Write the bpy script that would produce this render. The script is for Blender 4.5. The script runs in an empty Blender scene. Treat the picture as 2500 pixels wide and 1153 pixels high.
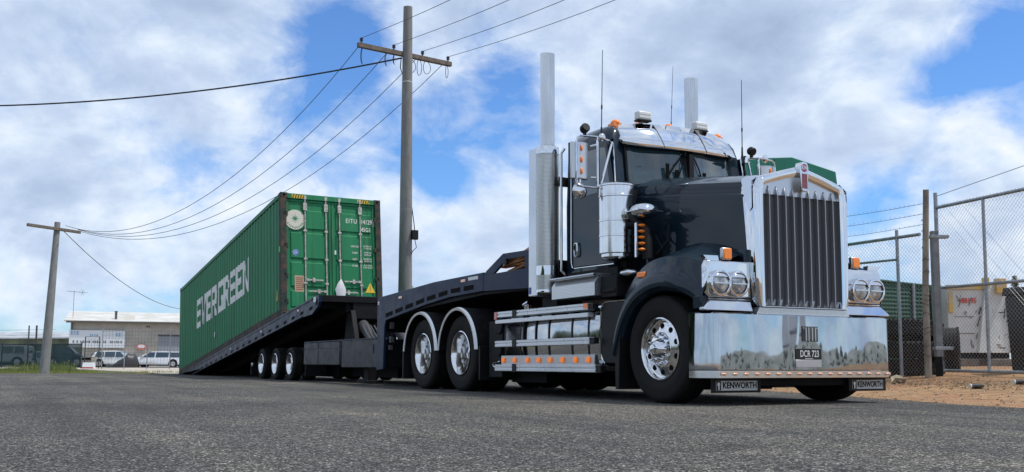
import bpy, math, random
from mathutils import Vector, Matrix, noise
R = math.radians
PI = math.pi
random.seed(7)
scene = bpy.context.scene
# ---------------------------------------------------------------- camera
FPX, PPX, PPY = 2381.17, 1250.0, 650.0          # focal length and principal point, in pixels of the 2500 px photograph
CAM = Vector((7.6841, -6.8301, 0.3706))
yaw, pit, rol = R(152.0726), R(5.7369), R(0.1823)
FW = Vector((math.cos(pit)*math.cos(yaw), math.cos(pit)*math.sin(yaw), math.sin(pit)))
RT0 = Vector((math.sin(yaw), -math.cos(yaw), 0)); UP0 = RT0.cross(FW)
RT = RT0*math.cos(rol) + UP0*math.sin(rol); UP = RT.cross(FW)
cd = bpy.data.cameras.new('camera'); cam = bpy.data.objects.new('camera', cd); scene.collection.objects.link(cam)
cd.sensor_width = 36; cd.sensor_fit = 'HORIZONTAL'; cd.lens = 36*FPX/2500; cd.shift_y = (PPY-576.5)/2500
cd.clip_start = .05; cd.clip_end = 6000
m3 = Matrix((RT, UP, -FW)).transposed()
cam.matrix_world = Matrix.Translation(CAM) @ m3.to_4x4()
scene.camera = cam
def at(px, py, dep):
    "point seen at pixel (px, py) of the photograph at a distance dep in front of the camera"
    return CAM + (FW*FPX + RT*(px-PPX) - UP*(py-PPY))*(dep/FPX)
def dirp(px, py):
    return (FW*FPX + RT*(px-PPX) - UP*(py-PPY)).normalized()
# ---------------------------------------------------------------- light
scene.view_settings.view_transform = 'Standard'; scene.view_settings.look = 'None'
scene.view_settings.gamma = 1; scene.view_settings.exposure = 0.2
SUN_EL, SUN_AZ = R(66), R(52)       # azimuth from +X towards +Y
sv = Vector((math.cos(SUN_EL)*math.cos(SUN_AZ), math.cos(SUN_EL)*math.sin(SUN_AZ), math.sin(SUN_EL)))
sl = bpy.data.lights.new('sun', 'SUN'); sl.energy = 2.8; sl.angle = R(2.5); sl.color = (1, .95, .87)
so = bpy.data.objects.new('sun', sl); scene.collection.objects.link(so)
so.rotation_euler = sv.to_track_quat('Z', 'Y').to_euler()
world = bpy.data.worlds.new('World'); scene.world = world; world.use_nodes = True
nt = world.node_tree; nt.nodes.clear()
class NT:
    def __init__(s, t): s.t = t
    def n(s, ty, ins=None, **kw):
        nd = s.t.nodes.new(ty)
        for k, v in kw.items(): setattr(nd, k, v)
        for k, v in (ins or {}).items():
            if hasattr(v, 'is_output') or isinstance(v, bpy.types.NodeSocket): s.t.links.new(v, nd.inputs[k])
            else: nd.inputs[k].default_value = v
        return nd
    def m(s, op, a, b=None, c=None):
        i = {0: a}
        if b is not None: i[1] = b
        if c is not None: i[2] = c
        return s.n('ShaderNodeMath', i, operation=op).outputs[0]
    def vm(s, op, a, b=None):
        i = {0: a}
        if b is not None: i[1] = b
        return s.n('ShaderNodeVectorMath', i, operation=op)
    def ramp(s, fac, stops, interp='LINEAR'):
        nd = s.n('ShaderNodeValToRGB', {0: fac}); cr = nd.color_ramp; cr.interpolation = interp
        while len(cr.elements) < len(stops): cr.elements.new(.5)
        for e, (p, c) in zip(cr.elements, stops):
            e.position = p; e.color = (c[0], c[1], c[2], 1) if hasattr(c, '__len__') else (c, c, c, 1)
        return nd.outputs[0]
    def mix(s, fac, a, b, blend='MIX'):
        nd = s.n('ShaderNodeMix', data_type='RGBA', blend_type=blend)
        for sock, v in ((nd.inputs[0], fac), (nd.inputs[6], a), (nd.inputs[7], b)):
            if isinstance(v, bpy.types.NodeSocket): s.t.links.new(v, sock)
            else: sock.default_value = (v if sock == nd.inputs[0] or len(v) == 4 else (*v, 1)) if not isinstance(v, (int, float)) else v
        return nd.outputs[2]
    def noise(s, vec, scale, detail=4, rough=.55, dist=0):
        return s.n('ShaderNodeTexNoise', {'Vector': vec, 'Scale': scale, 'Detail': detail, 'Roughness': rough, 'Distortion': dist}).outputs[0]
W = NT(nt)
sky = W.n('ShaderNodeTexSky', sky_type='NISHITA', sun_disc=False)
sky.sun_elevation = SUN_EL; sky.sun_rotation = PI/2 - SUN_AZ; sky.altitude = 50; sky.air_density = 1.0; sky.dust_density = .6; sky.ozone_density = 2.2
tc = W.n('ShaderNodeTexCoord').outputs['Generated']
sep = W.n('ShaderNodeSeparateXYZ', {0: tc})
den = W.m('ADD', W.m('MAXIMUM', sep.outputs[2], 0.0), .22)
px_ = W.m('DIVIDE', sep.outputs[0], den); py_ = W.m('DIVIDE', sep.outputs[1], den)
pv = W.n('ShaderNodeCombineXYZ', {0: sep.outputs[0], 1: sep.outputs[1], 2: W.m('MULTIPLY', sep.outputs[2], 1.55)}).outputs[0]
n1 = W.noise(pv, 4.2, 9, .56, .25)
n2 = W.noise(pv, 11.5, 9, .6, .35)
up_ = W.vm('ADD', pv, (0, 0, .035)).outputs[0]
relief = W.m('SUBTRACT', W.m('ADD', n1, W.m('MULTIPLY', n2, .45)), W.m('ADD', W.noise(up_, 4.2, 9, .56, .25), W.m('MULTIPLY', W.noise(up_, 11.5, 9, .6, .35), .45)))
field = W.m('ADD', W.m('MULTIPLY', n1, .95), W.m('MULTIPLY', n2, .66))
field = W.m('SUBTRACT', field, .065)      # mean about .67
# gaps (negative) and banks (positive) of the cloud cover in their compass directions: (px, py, radius px, weight)
BLOBS = [(860, 80, 120, -.31), (770, 220, 90, -.20), (1170, 250, 170, -.26), (1080, 420, 120, -.22), (1290, 200, 90, -.16), (2420, 70, 110, -.24), (2270, 220, 80, -.34),
         (2120, 500, 110, -.30), (330, 370, 110, -.20), (450, 470, 90, -.18), (40, 370, 70, -.16), (1660, 205, 80, -.22), (30, 790, 90, -.22), (210, 800, 70, -.18),
         (1050, 660, 110, -.1), (2330, 470, 80, -.14), (760, 320, 140, -.1), (370, 570, 60, -.14), (420, 730, 60, -.1), (630, 380, 90, -.08),
         (300, 150, 380, .15), (500, 40, 230, .08), (200, 440, 150, .16), (1500, 100, 300, .10), (1900, 150, 300, .16), (2000, 330, 160, .10), (1180, 480, 90, .22), (2420, 380, 150, .10), (1750, 60, 260, .1),
         (120, 650, 170, .14), (560, 560, 160, .06), (1200, 600, 100, .08), (2420, 560, 110, .14), (1050, 60, 90, .12), (100, 730, 60, .1), (950, 540, 80, .1)]
for bx, by, br, bw in BLOBS:
    d = dirp(bx, by)
    dp = W.n('ShaderNodeVectorMath', {0: tc, 1: d}, operation='DOT_PRODUCT').outputs['Value']
    k = (FPX/br)**2
    g = W.m('EXPONENT', W.m('MULTIPLY', W.m('SUBTRACT', dp, 1.0), 2*k*.8))
    field = W.m('MULTIPLY_ADD', g, bw, field)
cover = W.ramp(field, [(.48, 0), (.59, .30), (.70, .76), (.84, 1)])
shade = W.noise(pv, 6.5, 8, .6, .4)
thick = W.m('ADD', W.m('MULTIPLY', W.m('SUBTRACT', field, .88), .8), W.m('SUBTRACT', W.m('MULTIPLY', W.m('SUBTRACT', shade, .5), .8), W.m('MULTIPLY', relief, 1.3)))
ccol = W.ramp(W.m('ADD', thick, .5), [(.22, (.96, .98, 1.0)), (.36, (.78, .86, .96)), (.52, (.59, .69, .85)), (.66, (.49, .59, .76)), (.85, (.40, .49, .66))])
ccol = W.mix(1.0, ccol, (8.5, 8.8, 9.2, 1), 'MULTIPLY')
skyc = W.mix(1.0, sky.outputs[0], (.70, 1.06, 1.5, 1), 'MULTIPLY')
col = W.mix(cover, skyc, ccol)
bg = W.n('ShaderNodeBackground', {0: col, 1: .1})
W.n('ShaderNodeOutputWorld', {0: bg.outputs[0]})

# ---------------------------------------------------------------- mesh builder
def arc(cx, cy, r, a0, a1, n):
    return [(cx+r*math.cos(R(a0+(a1-a0)*i/n)), cy+r*math.sin(R(a0+(a1-a0)*i/n))) for i in range(n+1)]
class M:
    def __init__(s): s.v = []; s.f = []; s.mi = []; s.cur = 0
    def mat(s, i): s.cur = i; return s
    def add(s, vs, fs):
        b = len(s.v); s.v += [tuple(v) for v in vs]; s.f += [tuple(b+i for i in f) for f in fs]; s.mi += [s.cur]*len(fs); return s
    def box(s, x0, x1, y0, y1, z0, z1, T=None):
        vs = [Vector((x, y, z)) for x in (x0, x1) for y in (y0, y1) for z in (z0, z1)]
        if T is not None: vs = [T @ v for v in vs]
        return s.add(vs, [(0, 1, 3, 2), (4, 6, 7, 5), (0, 4, 5, 1), (2, 3, 7, 6), (0, 2, 6, 4), (1, 5, 7, 3)])
    def prism(s, pts, ax, a, b, T=None):
        "extrude a 2-D outline along axis ax from a to b; pts are the two other coordinates in xyz order"
        n = len(pts)
        def mk(p, t):
            v = {'x': (t, p[0], p[1]), 'y': (p[0], t, p[1]), 'z': (p[0], p[1], t)}[ax]; v = Vector(v)
            return T @ v if T is not None else v
        vs = [mk(p, a) for p in pts]+[mk(p, b) for p in pts]
        fs = [tuple(range(n))[::-1], tuple(range(n, 2*n))]+[(i, (i+1) % n, n+(i+1) % n, n+i) for i in range(n)]
        return s.add(vs, fs)
    def loft(s, rings, closed=True, caps=True):
        n = len(rings[0]); vs = [p for r in rings for p in r]; fs = []
        for k in range(len(rings)-1):
            for i in range(n if closed else n-1):
                j = (i+1) % n; fs.append((k*n+i, k*n+j, (k+1)*n+j, (k+1)*n+i))
        if closed and caps: fs += [tuple(range(n))[::-1], tuple(range((len(rings)-1)*n, len(rings)*n))]
        return s.add(vs, fs)
    def tube(s, path, r, n=8, caps=True):
        path = [Vector(p) for p in path]; rings = []
        if not hasattr(r, '__len__'): r = [r]*len(path)
        up = None
        for i, p in enumerate(path):
            d = (path[min(i+1, len(path)-1)]-path[max(i-1, 0)]).normalized()
            if up is None: up = d.orthogonal().normalized()
            up = (up - d*up.dot(d)).normalized(); w = d.cross(up)
            rings.append([p+(up*math.cos(2*PI*k/n)+w*math.sin(2*PI*k/n))*r[i] for k in range(n)])
        return s.loft(rings, True, caps)
    def cyl(s, p0, p1, r0, r1=None, n=20): return s.tube([p0, p1], [r0, r0 if r1 is None else r1], n)
    def lathe(s, prof, o=(0, 0, 0), ax='z', n=32, a0=0, a1=360, closed=False):
        "prof = [(radius, height)]"
        full = abs(a1-a0) >= 360; m = n if full else n+1; o = Vector(o); rings = []
        for k in range(m):
            a = R(a0+(a1-a0)*k/n); c, q = math.cos(a), math.sin(a)
            rings.append([o+Vector({'z': (r*c, r*q, h), 'y': (r*c, h, r*q), 'x': (h, r*c, r*q)}[ax]) for r, h in prof])
        L = len(prof); vs = [p for r in rings for p in r]; fs = []
        for k in range(n if full else n):
            k2 = (k+1) % m if full else k+1
            for i in range(L if closed else L-1):
                j = (i+1) % L; fs.append((k*L+i, k2*L+i, k2*L+j, k*L+j))
        return s.add(vs, fs)
    def ell(s, c, rx, ry, rz, n=16, m=10, z0=-90, z1=90):
        rings = []
        for j in range(m+1):
            t = R(z0+(z1-z0)*j/m)
            rings.append([(c[0]+rx*max(math.cos(t), .001)*math.cos(2*PI*i/n), c[1]+ry*max(math.cos(t), .001)*math.sin(2*PI*i/n), c[2]+rz*math.sin(t)) for i in range(n)])
        return s.loft(rings)
    def xf(s, T, start=0):
        s.v[start:] = [tuple(T @ Vector(v)) for v in s.v[start:]]; return s
    def islands(s):
        "one builder per connected piece"
        par = list(range(len(s.v)))
        def find(i):
            while par[i] != i: par[i] = par[par[i]]; i = par[i]
            return i
        for f in s.f:
            for j in f[1:]: par[find(j)] = find(f[0])
        g = {}
        for f, mi in zip(s.f, s.mi): g.setdefault(find(f[0]), []).append((f, mi))
        out = []
        for fs in g.values():
            m = M(); idx = {}
            for f, mi in fs:
                for j in f:
                    if j not in idx: idx[j] = len(m.v); m.v.append(s.v[j])
                m.f.append(tuple(idx[j] for j in f)); m.mi.append(mi)
            out.append(m)
        return out
    def build_each(s, name, mats, parent=None, under_=False, **kw):
        for m in s.islands():
            o = m.build(name, mats, parent, **kw)
            if under_: o.location = Vector(o.location)-parent.location
    def build(s, name, mats, parent=None, smooth=35, bevel=0, seg=2, loc=None):
        me = bpy.data.meshes.new(name); me.from_pydata(s.v, [], s.f)
        for m in (mats if isinstance(mats, (list, tuple)) else [mats]): me.materials.append(m)
        me.polygons.foreach_set('material_index', s.mi)
        me.validate(clean_customdata=False); me.update()
        import bmesh
        bm = bmesh.new(); bm.from_mesh(me); bmesh.ops.recalc_face_normals(bm, faces=bm.faces); bm.to_mesh(me); bm.free()
        if smooth:
            me.polygons.foreach_set('use_smooth', [True]*len(me.polygons)); me.set_sharp_from_angle(angle=R(smooth))
        o = bpy.data.objects.new(name, me); scene.collection.objects.link(o)
        if loc is not None: o.location = loc
        if parent is not None: o.parent = parent
        if bevel:
            b = o.modifiers.new('bevel', 'BEVEL'); b.width = bevel; b.segments = seg; b.limit_method = 'ANGLE'; b.angle_limit = R(40)
            b.harden_normals = False
        return o
def thing(name, label, cat, loc=(0, 0, 0), rotz=0, group=None):
    o = bpy.data.objects.new(name, None); scene.collection.objects.link(o); o.empty_display_size = .2
    o.location = loc; o.rotation_euler = (0, 0, rotz); return tag(o, label, cat, group)
def tag(o, label=None, cat=None, group=None, kind=None):
    if label: o['label'] = label
    if cat: o['category'] = cat
    if group: o['group'] = group
    if kind: o['kind'] = kind
    return o
def kids(o): return [c for c in bpy.data.objects if c.parent == o]
def copy_tree(o, parent=None):
    c = o.copy(); scene.collection.objects.link(c)
    if parent is not None: c.parent = parent
    for k in kids(o): copy_tree(k, c)
    return c
def sub(o, ch, lab=None):
    if lab: ch['label'] = lab
    return ch
_fonts = {}
def text_mesh(body, size, bold=0.0, sx=1.0, depth=.002, align='CENTER', space=1.0):
    cu = bpy.data.curves.new('t', 'FONT'); cu.body = body; cu.size = size; cu.offset = bold; cu.extrude = depth; cu.align_x = align; cu.align_y = 'CENTER'; cu.resolution_u = 3; cu.space_character = space
    ob = bpy.data.objects.new('t', cu); scene.collection.objects.link(ob)
    dg = bpy.context.evaluated_depsgraph_get(); dg.update()
    me = bpy.data.meshes.new_from_object(ob.evaluated_get(dg))
    vs = [(v.co.x*sx, v.co.y, v.co.z) for v in me.vertices]; fs = [tuple(p.vertices) for p in me.polygons]
    bpy.data.objects.remove(ob); bpy.data.curves.remove(cu); bpy.data.meshes.remove(me)
    return vs, fs
def put_text(mm, body, size, origin, right, up, **kw):
    "add lettering to mesh mm: origin = centre, right/up = axes"
    vs, fs = text_mesh(body, size, **kw); o = Vector(origin); r = Vector(right).normalized(); u = Vector(up).normalized(); n = r.cross(u)
    return mm.add([o+r*a+u*b+n*c for a, b, c in vs], fs)

# ---------------------------------------------------------------- materials
def pbr(name, color, rough=.5, metal=0, **kw):
    m = bpy.data.materials.new(name); m.use_nodes = True; b = m.node_tree.nodes['Principled BSDF']
    b.inputs['Base Color'].default_value = (*color, 1); b.inputs['Roughness'].default_value = rough; b.inputs['Metallic'].default_value = metal
    for k, v in kw.items():
        b.inputs[k.replace('_', ' ')].default_value = v
    return m
def nodes(m): return NT(m.node_tree), m.node_tree.nodes['Principled BSDF']
def dirty(m, c1, c2, scale=6, lo=.4, hi=.7, rough=None, bump=0, bscale=40, coord='Object', stretch=(1, 1, 1)):
    "mottle a material between two colours, with optional roughness range and bump"
    N, b = nodes(m); tcn = N.n('ShaderNodeTexCoord').outputs[coord]
    mp = N.n('ShaderNodeMapping', {0: tcn}); mp.inputs['Scale'].default_value = stretch
    nz = N.noise(mp.outputs[0], scale, 6, .6)
    N.t.links.new(N.ramp(nz, [(lo, c1), (hi, c2)]), b.inputs['Base Color'])
    if rough: N.t.links.new(N.ramp(nz, [(lo, rough[0]), (hi, rough[1])]), b.inputs['Roughness'])
    if bump:
        nb = N.noise(mp.outputs[0], bscale, 5, .6)
        bn = N.n('ShaderNodeBump', {'Height': nb, 'Strength': bump, 'Distance': .01}); N.t.links.new(bn.outputs[0], b.inputs['Normal'])
    return m
def wavy(m, scale, strength, dist=.004):
    N, b = nodes(m); tcn = N.n('ShaderNodeTexCoord').outputs['Object']
    bn = N.n('ShaderNodeBump', {'Height': N.noise(tcn, scale, 2, .4), 'Strength': strength, 'Distance': dist}); N.t.links.new(bn.outputs[0], b.inputs['Normal']); return m
paint = wavy(pbr('truck_paint', (.006, .017, .028), .35, 0, Coat_Weight=.65, Coat_Roughness=.03, Specular_IOR_Level=.1), 1.1, .06)
paint2 = dirty(pbr('trailer_paint', (.010, .024, .058), .42, 0, Coat_Weight=.05, Coat_Roughness=.2, Specular_IOR_Level=.15), (.009, .021, .053), (.014, .029, .066), 5, .4, .7, (.32, .48))
blackp = pbr('black_plastic', (.008, .008, .009), .5, 0, Specular_IOR_Level=.3)
steelblack = dirty(pbr('chassis_black', (.01, .01, .012), .65, 0, Specular_IOR_Level=.25), (.004, .004, .006), (.012, .012, .012), 9, .4, .75)
chrome = wavy(pbr('chrome', (.70, .71, .73), .03, 1), 2.2, .4, .01)
chrome_b = dirty(wavy(pbr('bumper_steel', (.52, .57, .62), .05, 1), 1.5, .55, .012), (.47, .52, .58), (.36, .40, .45), 3, .4, .75, (.02, .06))
alu = dirty(pbr('polished_aluminium', (.72, .73, .74), .2, 1), (.76, .77, .78), (.58, .6, .62), 5, .35, .75, (.12, .3))
alu_m = pbr('brushed_aluminium', (.6, .61, .62), .38, 1)
alu_v = pbr('brushed_panel', (.55, .57, .6), .3, 1)
rubber = dirty(pbr('tyre_rubber', (.018, .017, .016), .8, 0, Specular_IOR_Level=.25), (.007, .007, .007), (.020, .018, .016), 6, .4, .75, (.7, .9))
glass = pbr('tinted_glass', (.022, .048, .062), .02, 0, Coat_Weight=1, Coat_Roughness=.01, Specular_IOR_Level=.7)
glass_c = glass_lamp = dirty(pbr('clear_lens', (.5, .52, .53), .08, .35, Coat_Weight=1, Coat_Roughness=.02), (.22, .23, .24), (.62, .64, .65), 14, .4, .62, None, .5, 30)
amber = pbr('amber_lens', (1, .25, .01), .35, 0, Coat_Weight=.5)
amber_p = pbr('pale_amber_lens', (.9, .42, .2), .1, .1, Coat_Weight=1)
amber_lit = pbr('amber_lamp', (1, .25, .01), .35, 0, Coat_Weight=.5, Emission_Color=(1, .22, .01, 1), Emission_Strength=.3)
red = pbr('red_lens', (.5, .02, .01), .2, 0, Coat_Weight=1)
white = pbr('white_paint', (.75, .76, .75), .4)
whitepl = pbr('white_plastic', (.7, .72, .72), .35)
blackflat = pbr('black_print', (.005, .005, .005), .8, 0, Specular_IOR_Level=.1)
def checker_plate():
    m = pbr('tread_plate', (.6, .62, .63), .22, .8); N, b = nodes(m); t = N.n('ShaderNodeTexCoord').outputs['Object']
    sx = N.n('ShaderNodeSeparateXYZ', {0: t}); u = N.m('ADD', sx.outputs[0], N.m('MULTIPLY', sx.outputs[1], .0)); v = N.m('ADD', sx.outputs[2], sx.outputs[1])
    a = N.m('SINE', N.m('MULTIPLY', N.m('ADD', u, v), 95)); c = N.m('SINE', N.m('MULTIPLY', N.m('SUBTRACT', u, v), 95))
    h = N.m('SUBTRACT', N.m('ABSOLUTE', a), N.m('ABSOLUTE', c)); h = N.m('GREATER_THAN', N.m('ABSOLUTE', h), .62)
    N.t.links.new(N.n('ShaderNodeBump', {'Height': h, 'Strength': .35, 'Distance': .006}).outputs[0], b.inputs['Normal'])
    N.t.links.new(N.mix(h, (.50, .52, .53), (.85, .87, .88)), b.inputs['Base Color']); return m
tread = checker_plate()
def perf():
    m = pbr('perforated_steel', (.62, .62, .58), .3, 1); N, b = nodes(m); t = N.n('ShaderNodeTexCoord').outputs['Object']
    sx = N.n('ShaderNodeSeparateXYZ', {0: t}); ang = N.m('MULTIPLY', N.m('ARCTAN2', sx.outputs[1], sx.outputs[0]), .155)
    row = N.m('DIVIDE', sx.outputs[2], .0155); fr = N.m('FLOOR', row); off = N.m('MULTIPLY', N.m('MODULO', fr, 2.0), .5)
    cu = N.m('SUBTRACT', N.m('FRACT', N.m('ADD', N.m('DIVIDE', N.m('ADD', ang, 2.0), .0178), off)), .5)
    cv = N.m('SUBTRACT', N.m('FRACT', row), .5)
    rr = N.m('SQRT', N.m('ADD', N.m('MULTIPLY', cu, cu), N.m('MULTIPLY', cv, cv)))
    hole = N.m('LESS_THAN', rr, .31)
    N.t.links.new(N.m('SUBTRACT', 1.0, hole), b.inputs['Alpha']); return m
perf_m = perf()
concrete = dirty(pbr('concrete', (.25, .25, .24), .85), (.18, .18, .175), (.29, .29, .275), 4, .3, .75, None, .3, 60, 'Object', (3, 3, .6))
galv = dirty(pbr('galvanised_steel', (.33, .35, .37), .45, .7), (.24, .26, .28), (.42, .44, .46), 12, .3, .7, (.35, .6))
timber_grey = dirty(pbr('weathered_timber', (.2, .17, .14), .9), (.10, .085, .07), (.24, .20, .165), 9, .3, .75, None, .4, 60, 'Object', (1, 1, 1))
wirem = pbr('cable_black', (.02, .022, .03), .6)
alu_rail = dirty(pbr('anodised_rail', (.6, .62, .64), .3, .55), (.60, .63, .66), (.78, .80, .82), 3, .3, .7, (.22, .36))
cleaner_m = dirty(pbr('cleaner_steel', (.75, .75, .74), .14, 1), (.80, .80, .80), (.68, .68, .67), 2, .35, .7, (.10, .18))
tank_m = dirty(wavy(pbr('tank_steel', (.5, .51, .52), .1, 1), 1.5, .25, .01), (.46, .47, .48), (.60, .61, .62), 2.5, .35, .7, (.05, .12))
alu_edge = pbr('guard_edge_steel', (.78, .78, .78), .38, .7)
alu_stack = dirty(pbr('stack_steel', (.6, .6, .59), .09, 1), (.66, .66, .65), (.50, .50, .50), 2, .35, .7, (.08, .2), 0, 40, 'Object', (3, 3, .6))
alu_guard = dirty(pbr('guard_sheet', (.74, .77, .80), .3, .5), (.76, .79, .82), (.66, .69, .73), 2, .3, .7, (.16, .3))
paint2d = dirty(pbr('toolbox_paint', (.005, .009, .016), .42, 0, Specular_IOR_Level=.3), (.004, .007, .013), (.009, .013, .021), 5, .4, .7, (.36, .5))
# ---------------------------------------------------------------- ground
EDGE = [(14, -2.6), (9, -1.3), (5, -.1), (2.17, 1.18), (.35, 1.75), (-.8, 2.3), (-3, 3.0), (-6, 4.2), (-10, 6.2), (-16, 8.2), (-24, 10)]
def edge_y(x):
    for (xa, ya), (xb, yb) in zip(EDGE, EDGE[1:]):
        if xb <= x <= xa: return ya+(yb-ya)*(x-xa)/(xb-xa)
    return EDGE[0][1]-.28*(x-14) if x > 14 else 10
def sst(t): t = max(0, min(1, t)); return t*t*(3-2*t)
def ground_z(x, y):
    "height of the dirt yard: level under the road, rising into a low bank beyond its edge"
    d = (y-edge_y(x))*.93
    fade = sst((x+26)/12)*sst((60-x)/20)
    h = (.31*sst(d/5.2)+.17*sst((d-5)/9))*fade
    nz = noise.noise(Vector((x*.55, y*.55, 0)))*.035*sst(d/1.5)+noise.noise(Vector((x*2.3, y*2.3, 3)))*.012*sst(d/.6)
    if x < -28: nz = 0
    return -.03+.026*sst((d+.2)/.4)+h+nz*(1 if d < 30 else 0)
def axis_vals(lo, hi, c0, c1, st, grow=1.22):
    a = [c0+st*i for i in range(int((c1-c0)/st)+1)]; s = st; v = c0
    while v > lo: s *= grow; v -= s; a.insert(0, v)
    s = st; v = a[-1]
    while v < hi: s *= grow; v += s; a.append(v)
    return a
xs = axis_vals(-2500, 2500, -9, 7, .25); ys = axis_vals(-2500, 2500, -1, 14, .25)
g = M(); g.v = [(x, y, ground_z(x, y)) for x in xs for y in ys]; L = len(ys)
g.f = [(i*L+j, (i+1)*L+j, (i+1)*L+j+1, i*L+j+1) for i in range(len(xs)-1) for j in range(L-1)]; g.mi = [0]*len(g.f)
dirt = pbr('dirt', (.3, .18, .1), .95); N, b = nodes(dirt); t = N.n('ShaderNodeTexCoord').outputs['Object']
n_a = N.noise(t, .55, 5, .6); n_b = N.noise(t, 5, 7, .68); n_c = N.noise(t, 38, 4, .7)
c = N.ramp(n_b, [(.30, (.15, .075, .035)), (.45, (.33, .20, .095)), (.60, (.46, .275, .14)), (.8, (.58, .42, .25))])
c = N.mix(N.ramp(n_a, [(.46, 0), (.66, .6)]), c, N.ramp(n_b, [(.3, (.22, .085, .04)), (.7, (.44, .20, .10))]))
c = N.mix(N.ramp(n_c, [(.55, 0), (.68, .7)]), c, (.12, .075, .05))
N.t.links.new(c, b.inputs['Base Color'])
N.t.links.new(N.n('ShaderNodeBump', {'Height': N.m('ADD', n_b, N.m('MULTIPLY', n_c, .4)), 'Strength': 1.0, 'Distance': .05}).outputs[0], b.inputs['Normal'])
tag(g.build('dirt_ground', dirt, smooth=180), kind='structure')
# road sheet
asph = pbr('asphalt', (.06, .06, .06), .85, Specular_IOR_Level=.35); N, b = nodes(asph); t = N.n('ShaderNodeTexCoord').outputs['Object']
big = N.noise(t, .22, 5, .6); mid = N.noise(t, 1.3, 6, .62)
vor = N.n('ShaderNodeTexVoronoi', {'Vector': t, 'Scale': 130.0, 'Randomness': 1.0}); vcol = N.n('ShaderNodeSeparateColor', {0: vor.outputs['Color']}).outputs[0]
vor2 = N.n('ShaderNodeTexVoronoi', {'Vector': t, 'Scale': 60.0}); v2 = N.n('ShaderNodeSeparateColor', {0: vor2.outputs['Color']}).outputs[1]
chip = N.ramp(vcol, [(.0, .012), (.35, .045), (.62, .10), (.84, .21), (.97, .55)])
chip2 = N.ramp(v2, [(.0, .55), (.6, .95), (.93, 1.25), (1, 1.9)])
warm = N.ramp(mid, [(.32, (.80, .79, .76)), (.68, (1.08, 1.03, .92))])
tone = N.ramp(big, [(.34, (.60, .60, .61)), (.5, (.92, .90, .87)), (.66, (1.45, 1.38, 1.24))])
c = N.mix(1.0, chip, chip2, 'MULTIPLY'); c = N.mix(1.0, c, warm, 'MULTIPLY'); c = N.mix(1.0, c, tone, 'MULTIPLY')
wob = N.n('ShaderNodeMix', {0: .55}, data_type='VECTOR'); N.t.links.new(t, wob.inputs[4]); N.t.links.new(N.n('ShaderNodeTexNoise', {'Vector': t, 'Scale': 1.6, 'Detail': 4.0}).outputs[1], wob.inputs[5])
crk = N.n('ShaderNodeTexVoronoi', {'Vector': wob.outputs[1], 'Scale': .75}, feature='DISTANCE_TO_EDGE').outputs['Distance']
ck = N.m('MULTIPLY', N.m('LESS_THAN', crk, .0035), N.ramp(N.noise(t, .5, 3, .5), [(.5, 0), (.6, .8)]))
c = N.mix(ck, c, (.018, .018, .018))
st_ = N.n('ShaderNodeMapping', {0: t}); st_.inputs['Rotation'].default_value = (0, 0, R(-24)); st_.inputs['Scale'].default_value = (.09, 1.5, 1)
c = N.mix(1.0, c, N.ramp(N.noise(st_.outputs[0], 1.3, 5, .6), [(.38, (.80, .80, .81)), (.5, (1, 1, 1)), (.63, (1.22, 1.2, 1.16))]), 'MULTIPLY')
oil = N.ramp(N.noise(t, .9, 3, .45), [(.66, 0), (.72, .55)]); c = N.mix(oil, c, (.02, .02, .02))
N.t.links.new(c, b.inputs['Base Color'])
hgt = N.m('ADD', N.m('MULTIPLY', vor.outputs['Distance'], -.5), N.m('MULTIPLY', vor2.outputs['Distance'], -.4))
N.t.links.new(N.n('ShaderNodeBump', {'Height': hgt, 'Strength': 1.0, 'Distance': .02}).outputs[0], b.inputs['Normal'])
rd = []
prev = None
for k in range(len(EDGE)-1):
    (xa, ya), (xb, yb) = EDGE[k], EDGE[k+1]; n = max(2, int(math.hypot(xb-xa, yb-ya)/.22))
    for i in range(n):
        x = xa+(xb-xa)*i/n; y = ya+(yb-ya)*i/n
        rd.append((x, y+.10*noise.noise(Vector((x*1.1, 0, 0)))+.05*noise.noise(Vector((x*4.5, 5, 0)))))
far_edge = [(-24.5, 10), (-26, 5), (-27, 2), (-28, -1.5), (-29.6, -4), (-30.3, -6.4), (-31.5, -11), (-36, -25), (-60, -90)]
fe = []
for (xa, ya), (xb, yb) in zip(far_edge, far_edge[1:]):
    n = max(2, int(math.hypot(xb-xa, yb-ya)/.5))
    for i in range(n):
        y = ya+(yb-ya)*i/n; fe.append((xa+(xb-xa)*i/n+.22*noise.noise(Vector((0, y*1.3, 2))), y))
m_ = M(); m_.add([(x, y, 0) for x, y in rd+fe+[(-40, -140), (90, -140), (90, -22)]], [tuple(range(len(rd)+len(fe)+3))])
tag(m_.build('asphalt_road', asph, smooth=0), kind='structure')
# stones, clods and litter on the dirt
dm = M(); rnd = random.Random(3)
for i in range(5200):
    px = rnd.uniform(-6, 5); d = abs(rnd.gauss(0, 3.0))+.05
    if rnd.random() < .35: d = rnd.uniform(0, 7)
    if i % 4 == 0: d = -abs(rnd.gauss(0, .22))
    y = edge_y(px)+d; r = rnd.choice([.005, .006, .008, .01, .012, .015]) * rnd.uniform(.7, 1.5)
    if d < 0: r *= .6
    if rnd.random() < .03: r *= 1.8
    z = ground_z(px, y) if d > 0 else .001; a = rnd.uniform(0, 6.28); dm.cur = rnd.choice([0, 0, 1, 2])
    vs = [(px+r*math.cos(a+k*2.094)*rnd.uniform(.7, 1.3), y+r*math.sin(a+k*2.094)*rnd.uniform(.7, 1.3), z-.002) for k in range(3)]
    dm.add(vs+[(px, y, z+r*rnd.uniform(.3, .9))], [(0, 1, 3), (1, 2, 3), (2, 0, 3)])
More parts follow.
